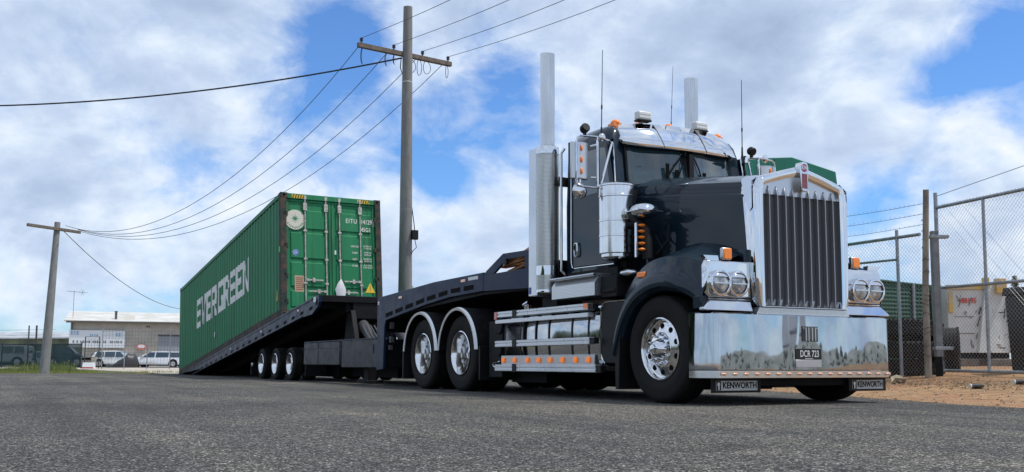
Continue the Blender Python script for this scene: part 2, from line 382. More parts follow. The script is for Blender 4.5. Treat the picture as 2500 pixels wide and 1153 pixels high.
tag(dm.build('gravel', [pbr('stone_brown', (.2, .13, .08), .9), pbr('stone_grey', (.36, .32, .26), .9), pbr('bark', (.07, .045, .03), .9)], smooth=0),
    'loose stones and bark scattered over the brown dirt', 'gravel', kind='stuff')
# leaf litter and twigs along the foot of the fence
lm = M(); gc = at(2250, 905, 13.6)
gdir = (at(2500, 910, 13.4)-at(2310, 903, 15)).normalized()
for i in range(1900):
    s_ = rnd.uniform(-3.5, 3.2); o_ = rnd.gauss(0, .32); p = gc+gdir*s_+Vector((gdir.y, -gdir.x, 0))*o_
    z = ground_z(p.x, p.y)+rnd.uniform(0, .05); a = rnd.uniform(0, 6.28); l_ = rnd.uniform(.008, .032); w_ = l_*rnd.uniform(.1, .5); lm.cur = rnd.choice([0, 0, 1, 2])
    c_, q_ = math.cos(a), math.sin(a); tz = rnd.uniform(-.02, .03)
    lm.add([(p.x-c_*l_, p.y-q_*l_, z), (p.x+q_*w_, p.y-c_*w_, z+.006), (p.x+c_*l_, p.y+q_*l_, z+abs(tz)), (p.x-q_*w_, p.y+c_*w_, z+.004)], [(0, 1, 2, 3)])
tag(lm.build('leaf_litter', [pbr('litter_dark', (.05, .035, .025), .9), pbr('litter_tan', (.32, .24, .15), .9), pbr('litter_green', (.06, .075, .03), .9)], smooth=0),
    'dead leaves and twigs drifted along the foot of the chain link fence', 'leaf litter', kind='stuff')
# grass verge on the far left
gm = M()
for i in range(26000):
    y = rnd.uniform(-13.5, -3.3) if rnd.random() < .96 else rnd.uniform(-3.3, -.4); x0 = -30.2-.28*abs(y+4)*(1 if y < -4 else -.6)
    x = x0-rnd.random()**1.4*5.0+.1; hmax = .05+.36*sst((x0-x)/2.8)*(.55+.9*max(0, noise.noise(Vector((x*.5, y*.5, 1)))+.4)); h = .85*hmax*rnd.uniform(.35, 1)
    if y > -4: h *= .35
    a = rnd.uniform(0, 3.14); w_ = rnd.uniform(.005, .012); lean = rnd.uniform(-.3, .3)*h
    gm.cur = rnd.choice([0, 0, 1, 1, 2]) if h > .12 else rnd.choice([0, 1, 3]); 
    dx, dy = math.cos(a)*w_, math.sin(a)*w_
    gm.add([(x-dx, y-dy, -.02), (x+dx, y+dy, -.02), (x+lean+dx*.5, y+lean*.6, h)], [(0, 1, 2)])
    if rnd.random() < .012 and h > .2:
        gm.cur = 3; r = .02; gm.add([(x+lean-r, y+lean*.6-r, h), (x+lean+r, y+lean*.6+r, h), (x+lean, y+lean*.6, h+.05), (x+lean, y+lean*.6, h-.03)], [(0, 2, 1, 3)])
tag(gm.build('grass', [pbr('grass_a', (.09, .15, .025), .7), pbr('grass_b', (.16, .20, .05), .7), pbr('grass_c', (.24, .24, .09), .7), pbr('flower', (.42, .40, .08), .7)], smooth=0),
    'long green grass and weeds on the verge round the leaning pole', 'grass', kind='stuff')
vm_ = M(); vm_.add([(-29.8, -2, .0), (-30.2, -4, .0), (-31.2, -8, .0), (-33, -14, .0), (-48, -16, .01), (-44, -2, .01)], [(0, 1, 2, 3, 4, 5)])
tag(vm_.build('verge', dirty(pbr('verge_soil', (.1, .1, .05), .95), (.05, .06, .02), (.14, .14, .07), 2), smooth=0), kind='structure')
cm = M(); cm.add([(-29, -1.5, .002), (-27.8, 2, .002), (-26, 7, .002), (-38, 9, .002), (-60, 12, .0), (-140, 40, .0), (-140, -40, .0), (-50, -2.2, .002)], [tuple(range(8))])
tag(cm.build('driveway', dirty(pbr('pale_concrete', (.42, .39, .34), .9), (.30, .24, .18), (.52, .48, .42), .6, .35, .65, None, .3, 20), smooth=0), kind='structure')
# ================================================================ THE PRIME MOVER
truck = thing('prime_mover', 'black bonneted prime mover with chrome bumper and tall twin exhaust stacks on the asphalt', 'truck')
# ---- wheels
def tyre_prof(r, w, rim):
    h = w/2
    return [(rim-.012, -h*.72), (rim+.02, -h*.86), (rim+.06, -h*.97), ((r+rim)/2, -h*1.02), (r-.075, -h*.97), (r-.05, -h*.99), (r-.03, -h*.93), (r-.006, -h*.80), (r, -h*.7)] + \
           [(r, -h*.46), (r-.012, -h*.44), (r-.012, -h*.40), (r, -h*.38), (r, -h*.06), (r-.012, -h*.04), (r-.012, h*.04), (r, h*.06), (r, h*.38), (r-.012, h*.40), (r-.012, h*.44), (r, h*.46)] + \
           [(r, h*.7), (r-.006, h*.80), (r-.03, h*.93), (r-.05, h*.99), (r-.075, h*.97), ((r+rim)/2, h*1.02), (rim+.06, h*.97), (rim+.02, h*.86), (rim-.012, h*.72)]
def nut_ring(m, y, rad, n, r, l, sgn):
    for k in range(n):
        a = 2*PI*(k+.3)/n; p = Vector((rad*math.cos(a), y, rad*math.sin(a)))
        m.lathe([(.001, 0), (r*1.15, 0), (r, l*.15*sgn), (r, l*.75*sgn), (r*.6, l*sgn), (.001, l*1.05*sgn)], p, 'y', 8)
def holes(m, prof_y, rad, n, r, sgn):
    for k in range(n):
        a = 2*PI*(k+.5)/n; p = Vector((rad*math.cos(a), prof_y, rad*math.sin(a)))
        m.lathe([(.001, .0035*sgn), (r, .0035*sgn), (r, -.05*sgn), (.001, -.05*sgn)], p, 'y', 14)
def steer_wheel(parent, x, s):
    "s=-1 faces -Y"
    y = s*1.02; sg = s
    root = M().lathe(tyre_prof(.52, .30, .292), (0, 0, 0), 'y', 72).build('wheel', rubber, parent, smooth=50, loc=(x, y, .52))
    f = .105*sg                                # disc face, near the outer side
    mm = M().lathe([(.300, .10*sg), (.305, .135*sg), (.292, .142*sg), (.283, .132*sg), (.272, .095*sg), (.262, .090*sg), (.253, .094*sg), (.192, .104*sg), (.168, .120*sg), (.12, .120*sg), (.12, .0), (.285, -.0*sg), (.285, .06*sg)], (0, 0, 0), 'y', 64)
    mm.mat(1); holes(mm, .1000*sg, .222, 10, .0275, sg)
    mm.build('rim', [alu_w, blackflat], root, smooth=40)
    h = M().lathe([(.165, .118*sg), (.16, .128*sg), (.105, .132*sg), (.085, .17*sg), (.07, .20*sg), (.045, .212*sg), (.042, .222*sg), (.001, .228*sg)], (0, 0, 0), 'y', 32)
    nut_ring(h, .12*sg, .143, 10, .016, .045, sg)
    h.build('hub', chrome, root, smooth=40)
    return root
alu_w = dirty(pbr('wheel_alloy', (.78, .78, .78), .13, 1), (.80, .80, .80), (.66, .65, .63), 7, .35, .8, (.08, .2))
alu_disc = pbr('wheel_disc', (.42, .43, .44), .4, .8)
def dual_wheel(parent, x, s, y=1.02, z=.52, r=.52, rim=.292, w=.27, hubcol=None, name='wheel'):
    sg = s; yo = s*y
    t_ = M().lathe(tyre_prof(r, w, rim), (0, 0, 0), 'y', 64).lathe(tyre_prof(r, w, rim), (0, -s*.33, 0), 'y', 48)
    root = t_.build(name, rubber, parent, smooth=50, loc=(x, yo, z))
    k = rim/.292; h = w/2
    mm = M().lathe([(rim+.006, (h-.035)*sg), (rim+.013, (h-.004)*sg), (rim, (h+.002)*sg), (rim-.012, (h-.008)*sg), (rim-.02, (h-.05)*sg), (rim-.045, (h-.10)*sg), (rim-.05, (h-.25)*sg)], (0, 0, 0), 'y', 56).mat(2).lathe([(rim-.048, (h-.24)*sg), (rim-.062, (h-.275)*sg), (.16*k, (h-.27)*sg), (.10*k, (h-.27)*sg), (.10*k, (h-.33)*sg)], (0, 0, 0), 'y', 56)
    mm.mat(1); holes(mm, (h-.275)*sg, .200*k, 10, .024*k, sg)
    mm.build('rim', [alu_w, blackflat, alu_disc if r > .4 else steelblack], root, smooth=40)
    hb = M().lathe([(.165*k, (h-.27)*sg), (.16*k, (h-.255)*sg), (.09*k, (h-.245)*sg), (.082*k, (h-.15)*sg), (.065*k, (h-.13)*sg), (.001, (h-.12)*sg)], (0, 0, 0), 'y', 28)
    nut_ring(hb, (h-.27)*sg, .138*k, 10, .014*k, .05*k, sg)
    hb.build('hub', hubcol or chrome, root, smooth=40)
    return root
for s in (-1, 1):
    steer_wheel(truck, 0.02, s)
    for x in (-4.54, -5.86): dual_wheel(truck, x, s)
# ---- chassis
c_ = M()
for s in (-1, 1): c_.box(-6.9, .45, s*.43-.05, s*.43+.05, .72, 1.0)
for x in (-6.85, -5.2, -3.4, -2.2, -.9): c_.box(x-.06, x+.06, -.42, .42, .74, .98)
for x in (-4.54, -5.86):
    c_.cyl((x, -.8, .52), (x, .8, .52), .07); c_.ell((x, 0, .53), .2, .24, .22)
    for s in (-1, 1): c_.box(x-.35, x+.35, s*.5-.05, s*.5+.05, .56, .68); c_.cyl((x-.3, s*.5, .5), (x-.3, s*.5, .85), .11)
c_.box(-.12, .16, -.85, .85, .44, .56); c_.box(-.6, .6, -.55, -.42, .58, .68); c_.box(-.6, .6, .42, .55, .58, .68)
c_.box(-1.4, .35, -.35, .35, .62, 1.75)                       # engine block
c_.box(-2.1, .4, -.4, .4, .5, .75); c_.cyl((-6.2, -.12, .72), (-1.2, -.12, .66), .055)
c_.box(-3.3, -1.0, -.85, -.45, .34, .95); c_.box(-3.3, -1.0, .45, .85, .34, .95)
c_.box(-3.6, -.75, -.15, .98, .10, .42); c_.box(-6.72, -6.68, -.62, .62, .45, 1.02); c_.box(-6.6, -3.9, -.3, .3, .16, .5); c_.box(-3.5, -2.6, -.9, -.2, .14, .4)  # boxes and plate added to keep the view under the truck dark
c_.build('chassis', steelblack, truck, bevel=.008)
ff = M().box(-5.75, -4.75, -.5, .5, 1.0, 1.09); ff.lathe([(.001, 1.19), (.30, 1.19), (.42, 1.14), (.42, 1.09), (.001, 1.09)], (-5.2, 0, 0), 'z', 30); ff.box(-6.1, -5.5, -.42, -.15, 1.09, 1.16, None); ff.box(-6.1, -5.5, .15, .42, 1.09, 1.16)
ff.build('turntable', steelblack, truck, bevel=.01)
# ---- bonnet
def hood_w(x): return .605+(.76-.605)*(0.70-x)/1.62
def hood_z(x): return 2.115+(2.315-2.115)*(0.70-x)/1.62
rings = []
for x in (.70, .45, .2, -.1, -.4, -.7, -.95):
    w = hood_w(x); z = hood_z(x); r = []
    hm = .095+.045*(0.7-x)/1.62
    half = [(w-.003, 1.0), (w-.001, 1.35), (w, z-.19), (w, z-.155), (w-.004, z-.14), (w-.022, z-.125), (w-.026, z-.055), (w-.04, z-.018), (w-.075, z), (w*.66, z+hm*.55), (w*.33, z+hm*.88), (0, z+hm)]
    r = [(x, -a, b_) for a, b_ in half]+[(x, a, b_) for a, b_ in half[-2::-1]]
    rings.append(r)
hd = M()
base = len(rings[0])
hd.loft([[p for p in r] for r in rings], closed=True)
hood = hd.build('bonnet', paint, truck, smooth=22, bevel=.0)
# bright moulding under the bonnet lip and the cowl band behind it
# ---- fenders
def resamp(pts, n):
    d = [0]
    for a, b_ in zip(pts, pts[1:]): d.append(d[-1]+math.dist(a, b_))
    out = []
    for i in range(n):
        t = d[-1]*i/(n-1); k = 0
        while k < len(d)-2 and d[k+1] < t: k += 1
        u = (t-d[k])/max(d[k+1]-d[k], 1e-9); out.append(tuple(pts[k][j]+(pts[k+1][j]-pts[k][j])*u for j in range(len(pts[0]))))
    return out
def smooth_pts(p, it=2):
    for _ in range(it):
        p = [p[0]]+[tuple((p[i-1][j]+2*p[i][j]+p[i+1][j])/4 for j in range(len(p[0]))) for i in range(1, len(p)-1)]+[p[-1]]
    return p
lip = [(-.668, .454), (-.615, .60), (-.509, .80), (-.355, .966), (-.138, 1.067), (.123, 1.102), (.40, 1.055), (.56, .97), (.66, .86)]
crease = [(-.69, .50), (-.65, .66), (-.555, .88), (-.40, 1.05), (-.228, 1.155), (-.03, 1.225), (.15, 1.245), (.40, 1.19), (.62, 1.05), (.67, .98)]
crest = [(-.735, .50), (-.70, .70), (-.60, .97), (-.452, 1.163), (-.265, 1.314), (-.072, 1.388), (.166, 1.406), (.331, 1.39), (.545, 1.337), (.68, 1.285)]
shoulder = [(-.73, .55), (-.68, .80), (-.56, 1.06), (-.40, 1.25), (-.2, 1.40), (0, 1.46), (.18, 1.465), (.36, 1.44), (.52, 1.39), (.68, 1.32)]
joinl = [(-.70, .62), (-.62, .95), (-.50, 1.2), (-.36, 1.40), (-.20, 1.51), (-.04, 1.552), (.13, 1.553), (.292, 1.525), (.447, 1.468), (.66, 1.37)]
NS = 30
cur = [smooth_pts(resamp(c, NS)) for c in (lip, crease, crest, shoulder, joinl)]
for s in (-1, 1):
    f_ = M(); rows = []
    for i in range(NS):
        l, cz, ct, sh, jn = [c[i] for c in cur]; u = i/(NS-1); yo = 1.235-.075*sst((u-.72)/.28)
        def P(p, y): return (p[0], s*y, p[1])
        inn = lambda p, k: (p[0]+(0-p[0])*k, p[1]+(.52-p[1])*k)
        rows.append([P(inn(l, .06), .80), P(inn(l, .03), yo-.06), P(l, yo-.035), P((l[0]*.85+cz[0]*.15, l[1]*.85+cz[1]*.15), yo-.005), P((l[0]*.3+cz[0]*.7, l[1]*.3+cz[1]*.7), yo), P(cz, yo-.004), P((cz[0]*.8+ct[0]*.2, cz[1]*.8+ct[1]*.2), yo-.022),
                     P((cz[0]*.4+ct[0]*.6, cz[1]*.4+ct[1]*.6), yo-.042), P(ct, yo-.065), P((ct[0]*.8+sh[0]*.2, ct[1]*.8+sh[1]*.2), yo-.10), P(sh, .99), P((sh[0]*.3+jn[0]*.7, sh[1]*.3+jn[1]*.7+.0), .82), P(jn, .765), P((jn[0], jn[1]+.02), .71), P((jn[0], jn[1]+.0), .62)])
    f_.loft(rows, closed=False)
    f_.prism([(-.60, .55), (-.50, .80), (-.35, .95), (-.13, 1.05), (.12, 1.085), (.40, 1.04), (.56, .95), (.66, .84), (.66, 1.30), (.4, 1.42), (.1, 1.5), (-.2, 1.42), (-.45, 1.15), (-.62, .8)], 'y', s*.60, s*.66)
    fd = f_.build('guard', paint, truck, smooth=26)
    sub(fd, M().box(-.27, -.13, s*1.195-.02, s*1.195+.02, 1.225, 1.28).build('side_indicator', amber, fd, bevel=.01))
    # inner arch and valance between guard and lamp pod
    v_ = M().box(.55, .67, s*.60, s*1.17, .88, 1.0); v_.box(.56, .685, s*.585, s*.66, .9, 1.45)
    v_.build('valance', paint, truck, bevel=.01)
    # mud flap behind the steer wheel
    M().prism([(-.66, .12), (-.60, .12), (-.58, .72), (-.68, .72)], 'y', s*.86, s*1.21).build('mudflap', blackp, truck, bevel=.006)
# ---- grille
og = [(-.56, .905), (-.59, .96), (-.605, 1.2), (-.612, 1.95), (-.60, 2.06), (-.56, 2.125), (-.50, 2.155), (-.25, 2.225), (-.04, 2.28), (.04, 2.28), (.25, 2.225), (.50, 2.155), (.56, 2.125), (.60, 2.06), (.612, 1.95), (.605, 1.2), (.59, .96), (.56, .905)]
ig = [(-.49, .92), (-.495, .96), (-.497, 1.2), (-.497, 1.9), (-.495, 2.0), (-.488, 2.05), (-.47, 2.072), (-.25, 2.135), (-.04, 2.19), (.04, 2.19), (.25, 2.135), (.47, 2.072), (.488, 2.05), (.495, 2.0), (.497, 1.9), (.497, 1.2), (.495, .96), (.49, .92)]
def ringx(o, k, x): return [(x, p[0]*k, 1.55+(p[1]-1.55)*k) for p in o]
mid = [((a[0]*.7+b_[0]*.3), (a[1]*.7+b_[1]*.3)) for a, b_ in zip(og, ig)]; mid2 = [((a[0]*.3+b_[0]*.7), (a[1]*.3+b_[1]*.7)) for a, b_ in zip(og, ig)]
gs = M(); R_ = [ringx(og, 1, .60), ringx(og, 1, .735), ringx(og, .99, .765), ringx(mid, 1, .785), ringx(mid2, 1, .785), ringx(ig, 1, .775), ringx(ig, 1, .73)]
gs.loft(R_, closed=True, caps=False)
shell = gs.build('grille_shell', chrome, truck, smooth=40)
# chrome wrap behind the shell's upper corners
for s in (-1, 1):
    w_ = M().add([(.62, s*.618, 2.13), (.755, s*.616, 2.09), (.755, s*.618, 1.84), (.715, s*.62, 1.80), (.62, s*.62, 2.10), (.60, s*.55, 2.165), (.75, s*.53, 2.155)], [(0, 1, 2, 3, 4), (0, 5, 6, 1)])
    w_.build('corner_wrap', chrome, shell, smooth=30)
meshm = pbr('grille_mesh', (.10, .10, .105), .6, .2); N, b = nodes(meshm); t = N.n('ShaderNodeTexCoord').outputs['Object']; sx = N.n('ShaderNodeSeparateXYZ', {0: t})
wv = N.m('MULTIPLY', N.m('SINE', N.m('MULTIPLY', sx.outputs[2], 420)), N.m('SINE', N.m('MULTIPLY', sx.outputs[1], 420)))
N.t.links.new(N.ramp(wv, [(.0, (.07, .07, .075)), (.5, (.105, .105, .11)), (1, (.18, .18, .19))]), b.inputs['Base Color'])
alu_bar = pbr('grille_bar_steel', (.42, .43, .45), .34, .9)
gr = M().box(.70, .73, -.497, .497, .92, 1.985).build('grille', meshm, truck, smooth=0)
top = M().prism([(-.497, 1.985), (.497, 1.985), (.497, 2.03), (.47, 2.085), (.25, 2.15), (.04, 2.2), (-.04, 2.2), (-.25, 2.15), (-.47, 2.085), (-.497, 2.03)], 'x', .70, .745)
top.build('grille_header', alu_v, gr, smooth=0)
for i in range(9):
    y = -.41+i*.1025; bm_ = M()
    bm_.loft([[(.732, y-.010, .935), (.772, y-.006, .935), (.776, y, .935), (.772, y+.006, .935), (.732, y+.010, .935)], [(.732, y-.010, 1.97), (.772, y-.006, 1.97), (.776, y, 1.97), (.772, y+.006, 1.97), (.732, y+.010, 1.97)],
              [(.745, y-.017, 2.0), (.772, y-.013, 1.995), (.778, y, 1.99), (.772, y+.013, 1.995), (.745, y+.017, 2.0)], [(.745, y-.004, 2.065), (.752, y-.003, 2.06), (.754, y, 2.06), (.752, y+.003, 2.06), (.745, y+.004, 2.065)]])
    bm_.build('grille_bar', alu_bar, gr, smooth=50)
gb_ = M()
for i in range(12): y = -.46+i*.082; gb_.prism([(y, .93), (y+.035, .93), (y+.055, .985), (y+.03, .985)], 'x', .73, .738)
gb_.build('debris_screen', pbr('screen_edge', (.4, .4, .42), .3, .9), gr, smooth=0)
bd = M().prism([(-.045, 2.06), (-.03, 2.035), (.03, 2.035), (.045, 2.06), (.052, 2.2), (.055, 2.27), (.04, 2.315), (0, 2.325), (-.04, 2.315), (-.055, 2.27), (-.052, 2.2)], 'x', .74, .815)
bd = bd.build('badge', chrome, truck, smooth=30, bevel=.006)
rb = M().prism([(.035*math.cos(a*PI/8), 2.262+.04*math.sin(a*PI/8)) for a in range(16)], 'x', .815, .819); rb.build('enamel', pbr('red_enamel', (.32, .02, .03), .25, .3, Coat_Weight=1), bd, smooth=0)
st = M()
for y in (-.027, -.009, .009, .027): st.box(.815, .8185, y-.005, y+.005, 2.06, 2.205)
st.build('stripe', pbr('badge_stripe', (.30, .07, .08), .4, .2), bd, smooth=0)
k_ = M(); put_text(k_, 'KW', .055, (.8192, 0, 2.262), (0, 1, 0), (0, 0, 1), sx=.8, depth=.0006, bold=.001); k_.build('monogram', alu, bd, smooth=0)
# lower valance panel below the grille
lv = M().prism([(-.60, .835), (.60, .835), (.56, .905), (-.56, .905)], 'x', .66, .77); lv.build('grille_apron', tread, truck, smooth=0, bevel=.004)
# ---- headlight pods
for s in (-1, 1):
    pod = M()
    pod.loft([[(.645, s*1.10, .99), (.645, s*1.14, 1.02), (.645, s*1.14, 1.28), (.645, s*1.11, 1.335), (.645, s*.60, 1.335), (.645, s*.60, .985)],
              [(.69, s*1.10, .985), (.69, s*1.125, 1.02), (.69, s*1.125, 1.27), (.69, s*1.10, 1.325), (.69, s*.60, 1.33), (.69, s*.60, .985)],
              [(.705, s*1.09, .992), (.705, s*1.112, 1.03), (.705, s*1.112, 1.26), (.705, s*1.09, 1.315), (.705, s*.61, 1.32), (.705, s*.61, .992)]])
    pod.box(.64, .70, s*.60, s*1.10, .962, .98)
    pod.loft([[(.66, s*1.185, .862), (.66, s*1.185, .885), (.66, s*1.10, .958), (.66, s*.61, .958), (.66, s*.61, .862)], [(.738, s*1.185, .862), (.735, s*1.185, .885), (.705, s*1.10, .958), (.705, s*.61, .958), (.738, s*.61, .862)]])
    pod = pod.build('headlight_pod', chrome, truck, smooth=30, bevel=.012, seg=3)
    M().prism([(s*1.09, 1.325), (s*1.14, 1.37), (s*.97, 1.372), (s*.96, 1.325)], 'x', .62, .68).build('pod_bracket', chrome, pod, smooth=0)
    for y in (.997, .785):
        hl = M().lathe([(.095, .0), (.118, .004), (.122, .045), (.118, .055), (.104, .058), (.098, .05)], (.70, s*y, 1.115), 'x', 40)
        hl.ell((.70, s*y, 1.165), .075, .118, .06, 24, 8, 5, 90)   # eyebrow
        hl = hl.build('headlight', chrome, pod, smooth=40)
        ln = M().lathe([(.001, .058), (.05, .056), (.09, .046), (.10, .035)], (.70, s*y, 1.115), 'x', 32); ln.build('lens', glass_lamp if 'glass_lamp' in globals() else glass_c, hl, smooth=60)
        rf = M().box(.756, .762, s*y-.085, s*y+.085, 1.108, 1.118); rf.build('reflector', alu, hl, smooth=30)
    iy = .878 if s < 0 else .775
    ind = M().box(.655, .70, s*iy-.052, s*iy+.052, 1.335, 1.45).build('indicator_housing', alu_m, pod, bevel=.01)
    M().box(.70, .715, s*iy-.047, s*iy+.047, 1.342, 1.443).build('indicator', amber, ind, bevel=.008)
# ---- bumper
bp = M(); prof = [(.30, .255), (.30, .83), (.34, .845), (.34, .255)]
plan_o = [(.60, -1.26), (.70, -1.19), (.775, -1.10), (.80, -1.055), (.80, 1.055), (.775, 1.10), (.70, 1.19), (.60, 1.26)]
plan_i = [(x-.05, y*.965) for x, y in plan_o]
for z0, z1, out in ((.325, .832, 0),):
    ro = [[(x, y, z0) for x, y in plan_o], [(x, y, z1) for x, y in plan_o], [(x-.02, y*.99, z1+.012) for x, y in plan_o], [(x, y, z1) for x, y in plan_i], [(x, y, z0) for x, y in plan_i]]
    bp.loft([[r[k] for r in ro] for k in range(len(plan_o))], closed=True)
bumper = bp.build('bumper', chrome_b, truck, smooth=30)
ls = M(); ro = [[(x+.004, y*1.002, .252) for x, y in plan_o], [(x+.004, y*1.002, .318) for x, y in plan_o], [(x, y, .322) for x, y in plan_i], [(x, y, .252) for x, y in plan_i]]
ls.loft([[r[k] for r in ro] for k in range(len(plan_o))], closed=True)
strip = ls.build('lamp_strip', alu, bumper, smooth=30)
for i in range(17):
    y = -1.03+i*2.09/16
    M().ell((.806, y, .287), .012, .032, .013, 12, 6).build('marker_lamp', amber_p, strip, smooth=60)
    M().prism([(y-.042, .287), (y-.032, .27), (y+.032, .27), (y+.042, .287), (y+.034, .303), (y-.034, .303)], 'x', .804, .8065).build('lamp_bezel', blackp if i % 4 == 9 else alu_m, strip, smooth=0)
tow = M().mat(0).box(.802, .807, -.075, .125, .592, .735).mat(1)
for y in (-.035, .0, .045, .085): tow.box(.807, .811, y, y+.012, .60, .725)
tow.mat(1).lathe([(.001, .0), (.007, 0)], (.811, -.06, .72), 'x', 8).lathe([(.001, .0), (.007, 0)], (.811, .11, .72), 'x', 8)
tow.build('tow_hole_cover', [pbr('dark_gloss', (.01, .01, .012), .08, .2, Coat_Weight=1), alu_m], bumper, bevel=.0)
npt = M().box(.802, .808, -.165, .165, .425, .525).build('number_plate', pbr('plate_black', (.008, .008, .009), .35), bumper, bevel=.003)
t_ = M(); put_text(t_, 'DCR 723', .088, (.8085, .01, .474), (0, 1, 0), (0, 0, 1), sx=.72, depth=.0006, bold=.0008); t_.box(.8082, .809, -.05, .05, .428, .433)
t_.build('plate_lettering', white, npt, smooth=0)
M().box(.803, .807, -.163, .163, .35, .418).build('plate_backing', alu_m, npt, bevel=.002)
# beam, and the two under-bumper flaps with name plates
M().box(.40, .62, -.5, .72, .17, .25).build('under_beam', steelblack, truck, bevel=.01)
for ya, yb in ((-1.05, -.47), (.67, 1.19)):
    fl = M().box(.64, .66, ya, yb, .115, .25).build('front_flap', blackp, truck, bevel=.004)
    pl_ = M().box(.661, .664, ya+.045, yb-.045, .135, .225).build('name_plate', pbr('silver_plate', (.55, .55, .54), .45, .3), fl, bevel=.002)
    tt = M(); k2 = (yb-ya-.09)/.49
    put_text(tt, 'KENWORTH', .077, (.6645, (ya+yb)/2+.035*k2, .180), (0, 1, 0), (0, 0, 1), sx=.92*k2, depth=.0006, bold=.0022); tt.build('plate_lettering', blackflat, pl_, smooth=0)
    e_ = M().mat(0).box(.6645, .6655, ya+.05, ya+.10, .138, .222).mat(1); e_.ell((.6657, ya+.075, .19), .001, .016, .022, 12, 6); e_.box(.6655, .6662, ya+.066, ya+.084, .143, .175)
    e_.build('emblem', [blackflat, alu_m], pl_, smooth=0)
# ---- cab
def cab_ring(z, fx, w, rear=-2.08, k=1.0, rr=.1):
    "plan outline at height z: fx moves the front forward/back, w = half width"
    h = [(rear, w-rr), (rear+rr*.3, w-rr*.3), (rear+rr, w), (-1.22+fx, w), (-1.12+fx, w-.02), (-1.065+fx, w-.07), (-1.06+fx, w-.13), (-1.085+fx, w-.20), (-1.02+fx, .5*w/.97), (-.95+fx, .25*w/.97), (-.915+fx, 0)]
    return [(x, -y, z) for x, y in h]+[(x, y, z) for x, y in h[-2::-1]]
lv_ = [(1.30, 0, .965), (1.40, 0, .972), (2.20, 0, .975), (2.30, -.0, .97), (2.80, -.085, .95), (2.93, -.13, .935), (3.00, -.17, .90), (3.045, -.22, .84), (3.07, -.32, .74), (3.08, -.44, .6)]
cb = M().loft([cab_ring(z, f, w, -2.08+(.0 if z < 2.9 else (z-2.9)*.9)) for z, f, w in lv_])
cab = cb.build('cab', paint, truck, smooth=40)
cf = M().box(-1.06, -.90, -.9, .9, 1.2, 2.25).build('firewall', steelblack, truck)
for s in (-1, 1):
    dr = M().prism([(-1.86, 1.50), (-1.83, 1.475), (-1.02, 1.455), (-1.0, 1.47), (-1.03, 2.30), (-1.135, 2.80), (-1.15, 2.82), (-1.83, 2.86), (-1.86, 2.83)], 'y', s*.955, s*.983)
    dr = dr.build('door', paint, truck, smooth=30, bevel=.008)
    dr.data.transform(Matrix.Translation((0, 0, 0)))
    M().prism([(-1.80, 2.27), (-1.07, 2.27), (-1.16, 2.74), (-1.20, 2.76), (-1.77, 2.78), (-1.80, 2.76)], 'y', s*.982, s*.986).build('window', glass, dr, smooth=0)
    M().prism([(-1.31, 2.27), (-1.285, 2.27), (-1.285, 2.76), (-1.31, 2.76)], 'y', s*.986, s*.992).build('window_pillar', blackp, dr, smooth=0)
    M().tube([(-1.88, s*.985, 2.86), (-1.88, s*.988, 1.60), (-1.875, s*.988, 1.52), (-1.85, s*.988, 1.475), (-1.80, s*.988, 1.463), (-1.0, s*.988, 1.447)], .0075, 6).build('door_seam_glint', chrome, dr)  # chrome tube standing in for the highlight along the door seam
    M().tube([(-1.75+.032*math.cos(t*PI/8)+.0, s*1.005, 1.67+.075*(1 if math.sin(t*PI/8) > 0 else -1)*min(1, abs(math.sin(t*PI/8))*1.5)) for t in range(17)], .010, 8).cyl((-1.75, s*.98, 1.745), (-1.75, s*1.006, 1.745), .012).cyl((-1.75, s*.98, 1.595), (-1.75, s*1.006, 1.595), .012).build('handle', chrome, dr)
    M().tube([(-1.045, s*.93, 2.29), (-1.125, s*.905, 2.80)], .008, 6).build('pillar_trim', chrome, dr)
    M().tube([(-2.02, s*.99, 2.90), (-2.03, s*1.03, 2.84), (-2.03, s*1.03, 1.45), (-2.0, s*.99, 1.40)], .017, 10).build('grab_rail', chrome, truck)
    M().box(-2.06, -.95, s*.88-.03, s*.975, 1.27, 1.42).build('sill', steelblack, cab, bevel=.01)
# windscreens (split, slightly curved)
for s in (-1, 1):
    def wp(u, v, off):
        pl = [(-.915, 0.04), (-.945, .25), (-1.02, .5), (-1.075, .75)]; p = resamp(pl, 9)[round(u*8)]
        z = 2.24+.62*v; fx = -.085*max(0, (z-2.30)/.5)
        return (p[0]+fx+off, s*p[1]*(1-.02*v), z)
    ws = M().loft([[wp(u/8, v/4, .012) for v in range(5)] for u in range(9)], closed=False)
    wsc = ws.build('windscreen', glass, truck, smooth=60)
    wsc.modifiers.new('solid', 'SOLIDIFY').thickness = .006
    M().tube([wp(0, v/4, .012) for v in range(5)], .016, 6).tube([wp(1, v/4, .012) for v in range(5)], .014, 6).build('window_seal', blackp, wsc)
    a = Vector((-.955, s*.05, 2.74)); 
    for q, (yy, zz) in enumerate(((.20, 2.36), (.33, 2.42))[:1 if s > 0 else 2]):
        M().tube([a, (-.925, s*yy*.6, (2.74+zz)/2+.02), (-.93, s*yy, zz)], .008, 5).box(-.925, -.915, s*(yy-.03), s*(yy+.015), zz-.10, zz+.17).build('wiper', blackflat, truck)
M().box(-.97, -.90, -.03, .03, 2.25, 2.72).build('windscreen_pillar', blackp, truck)
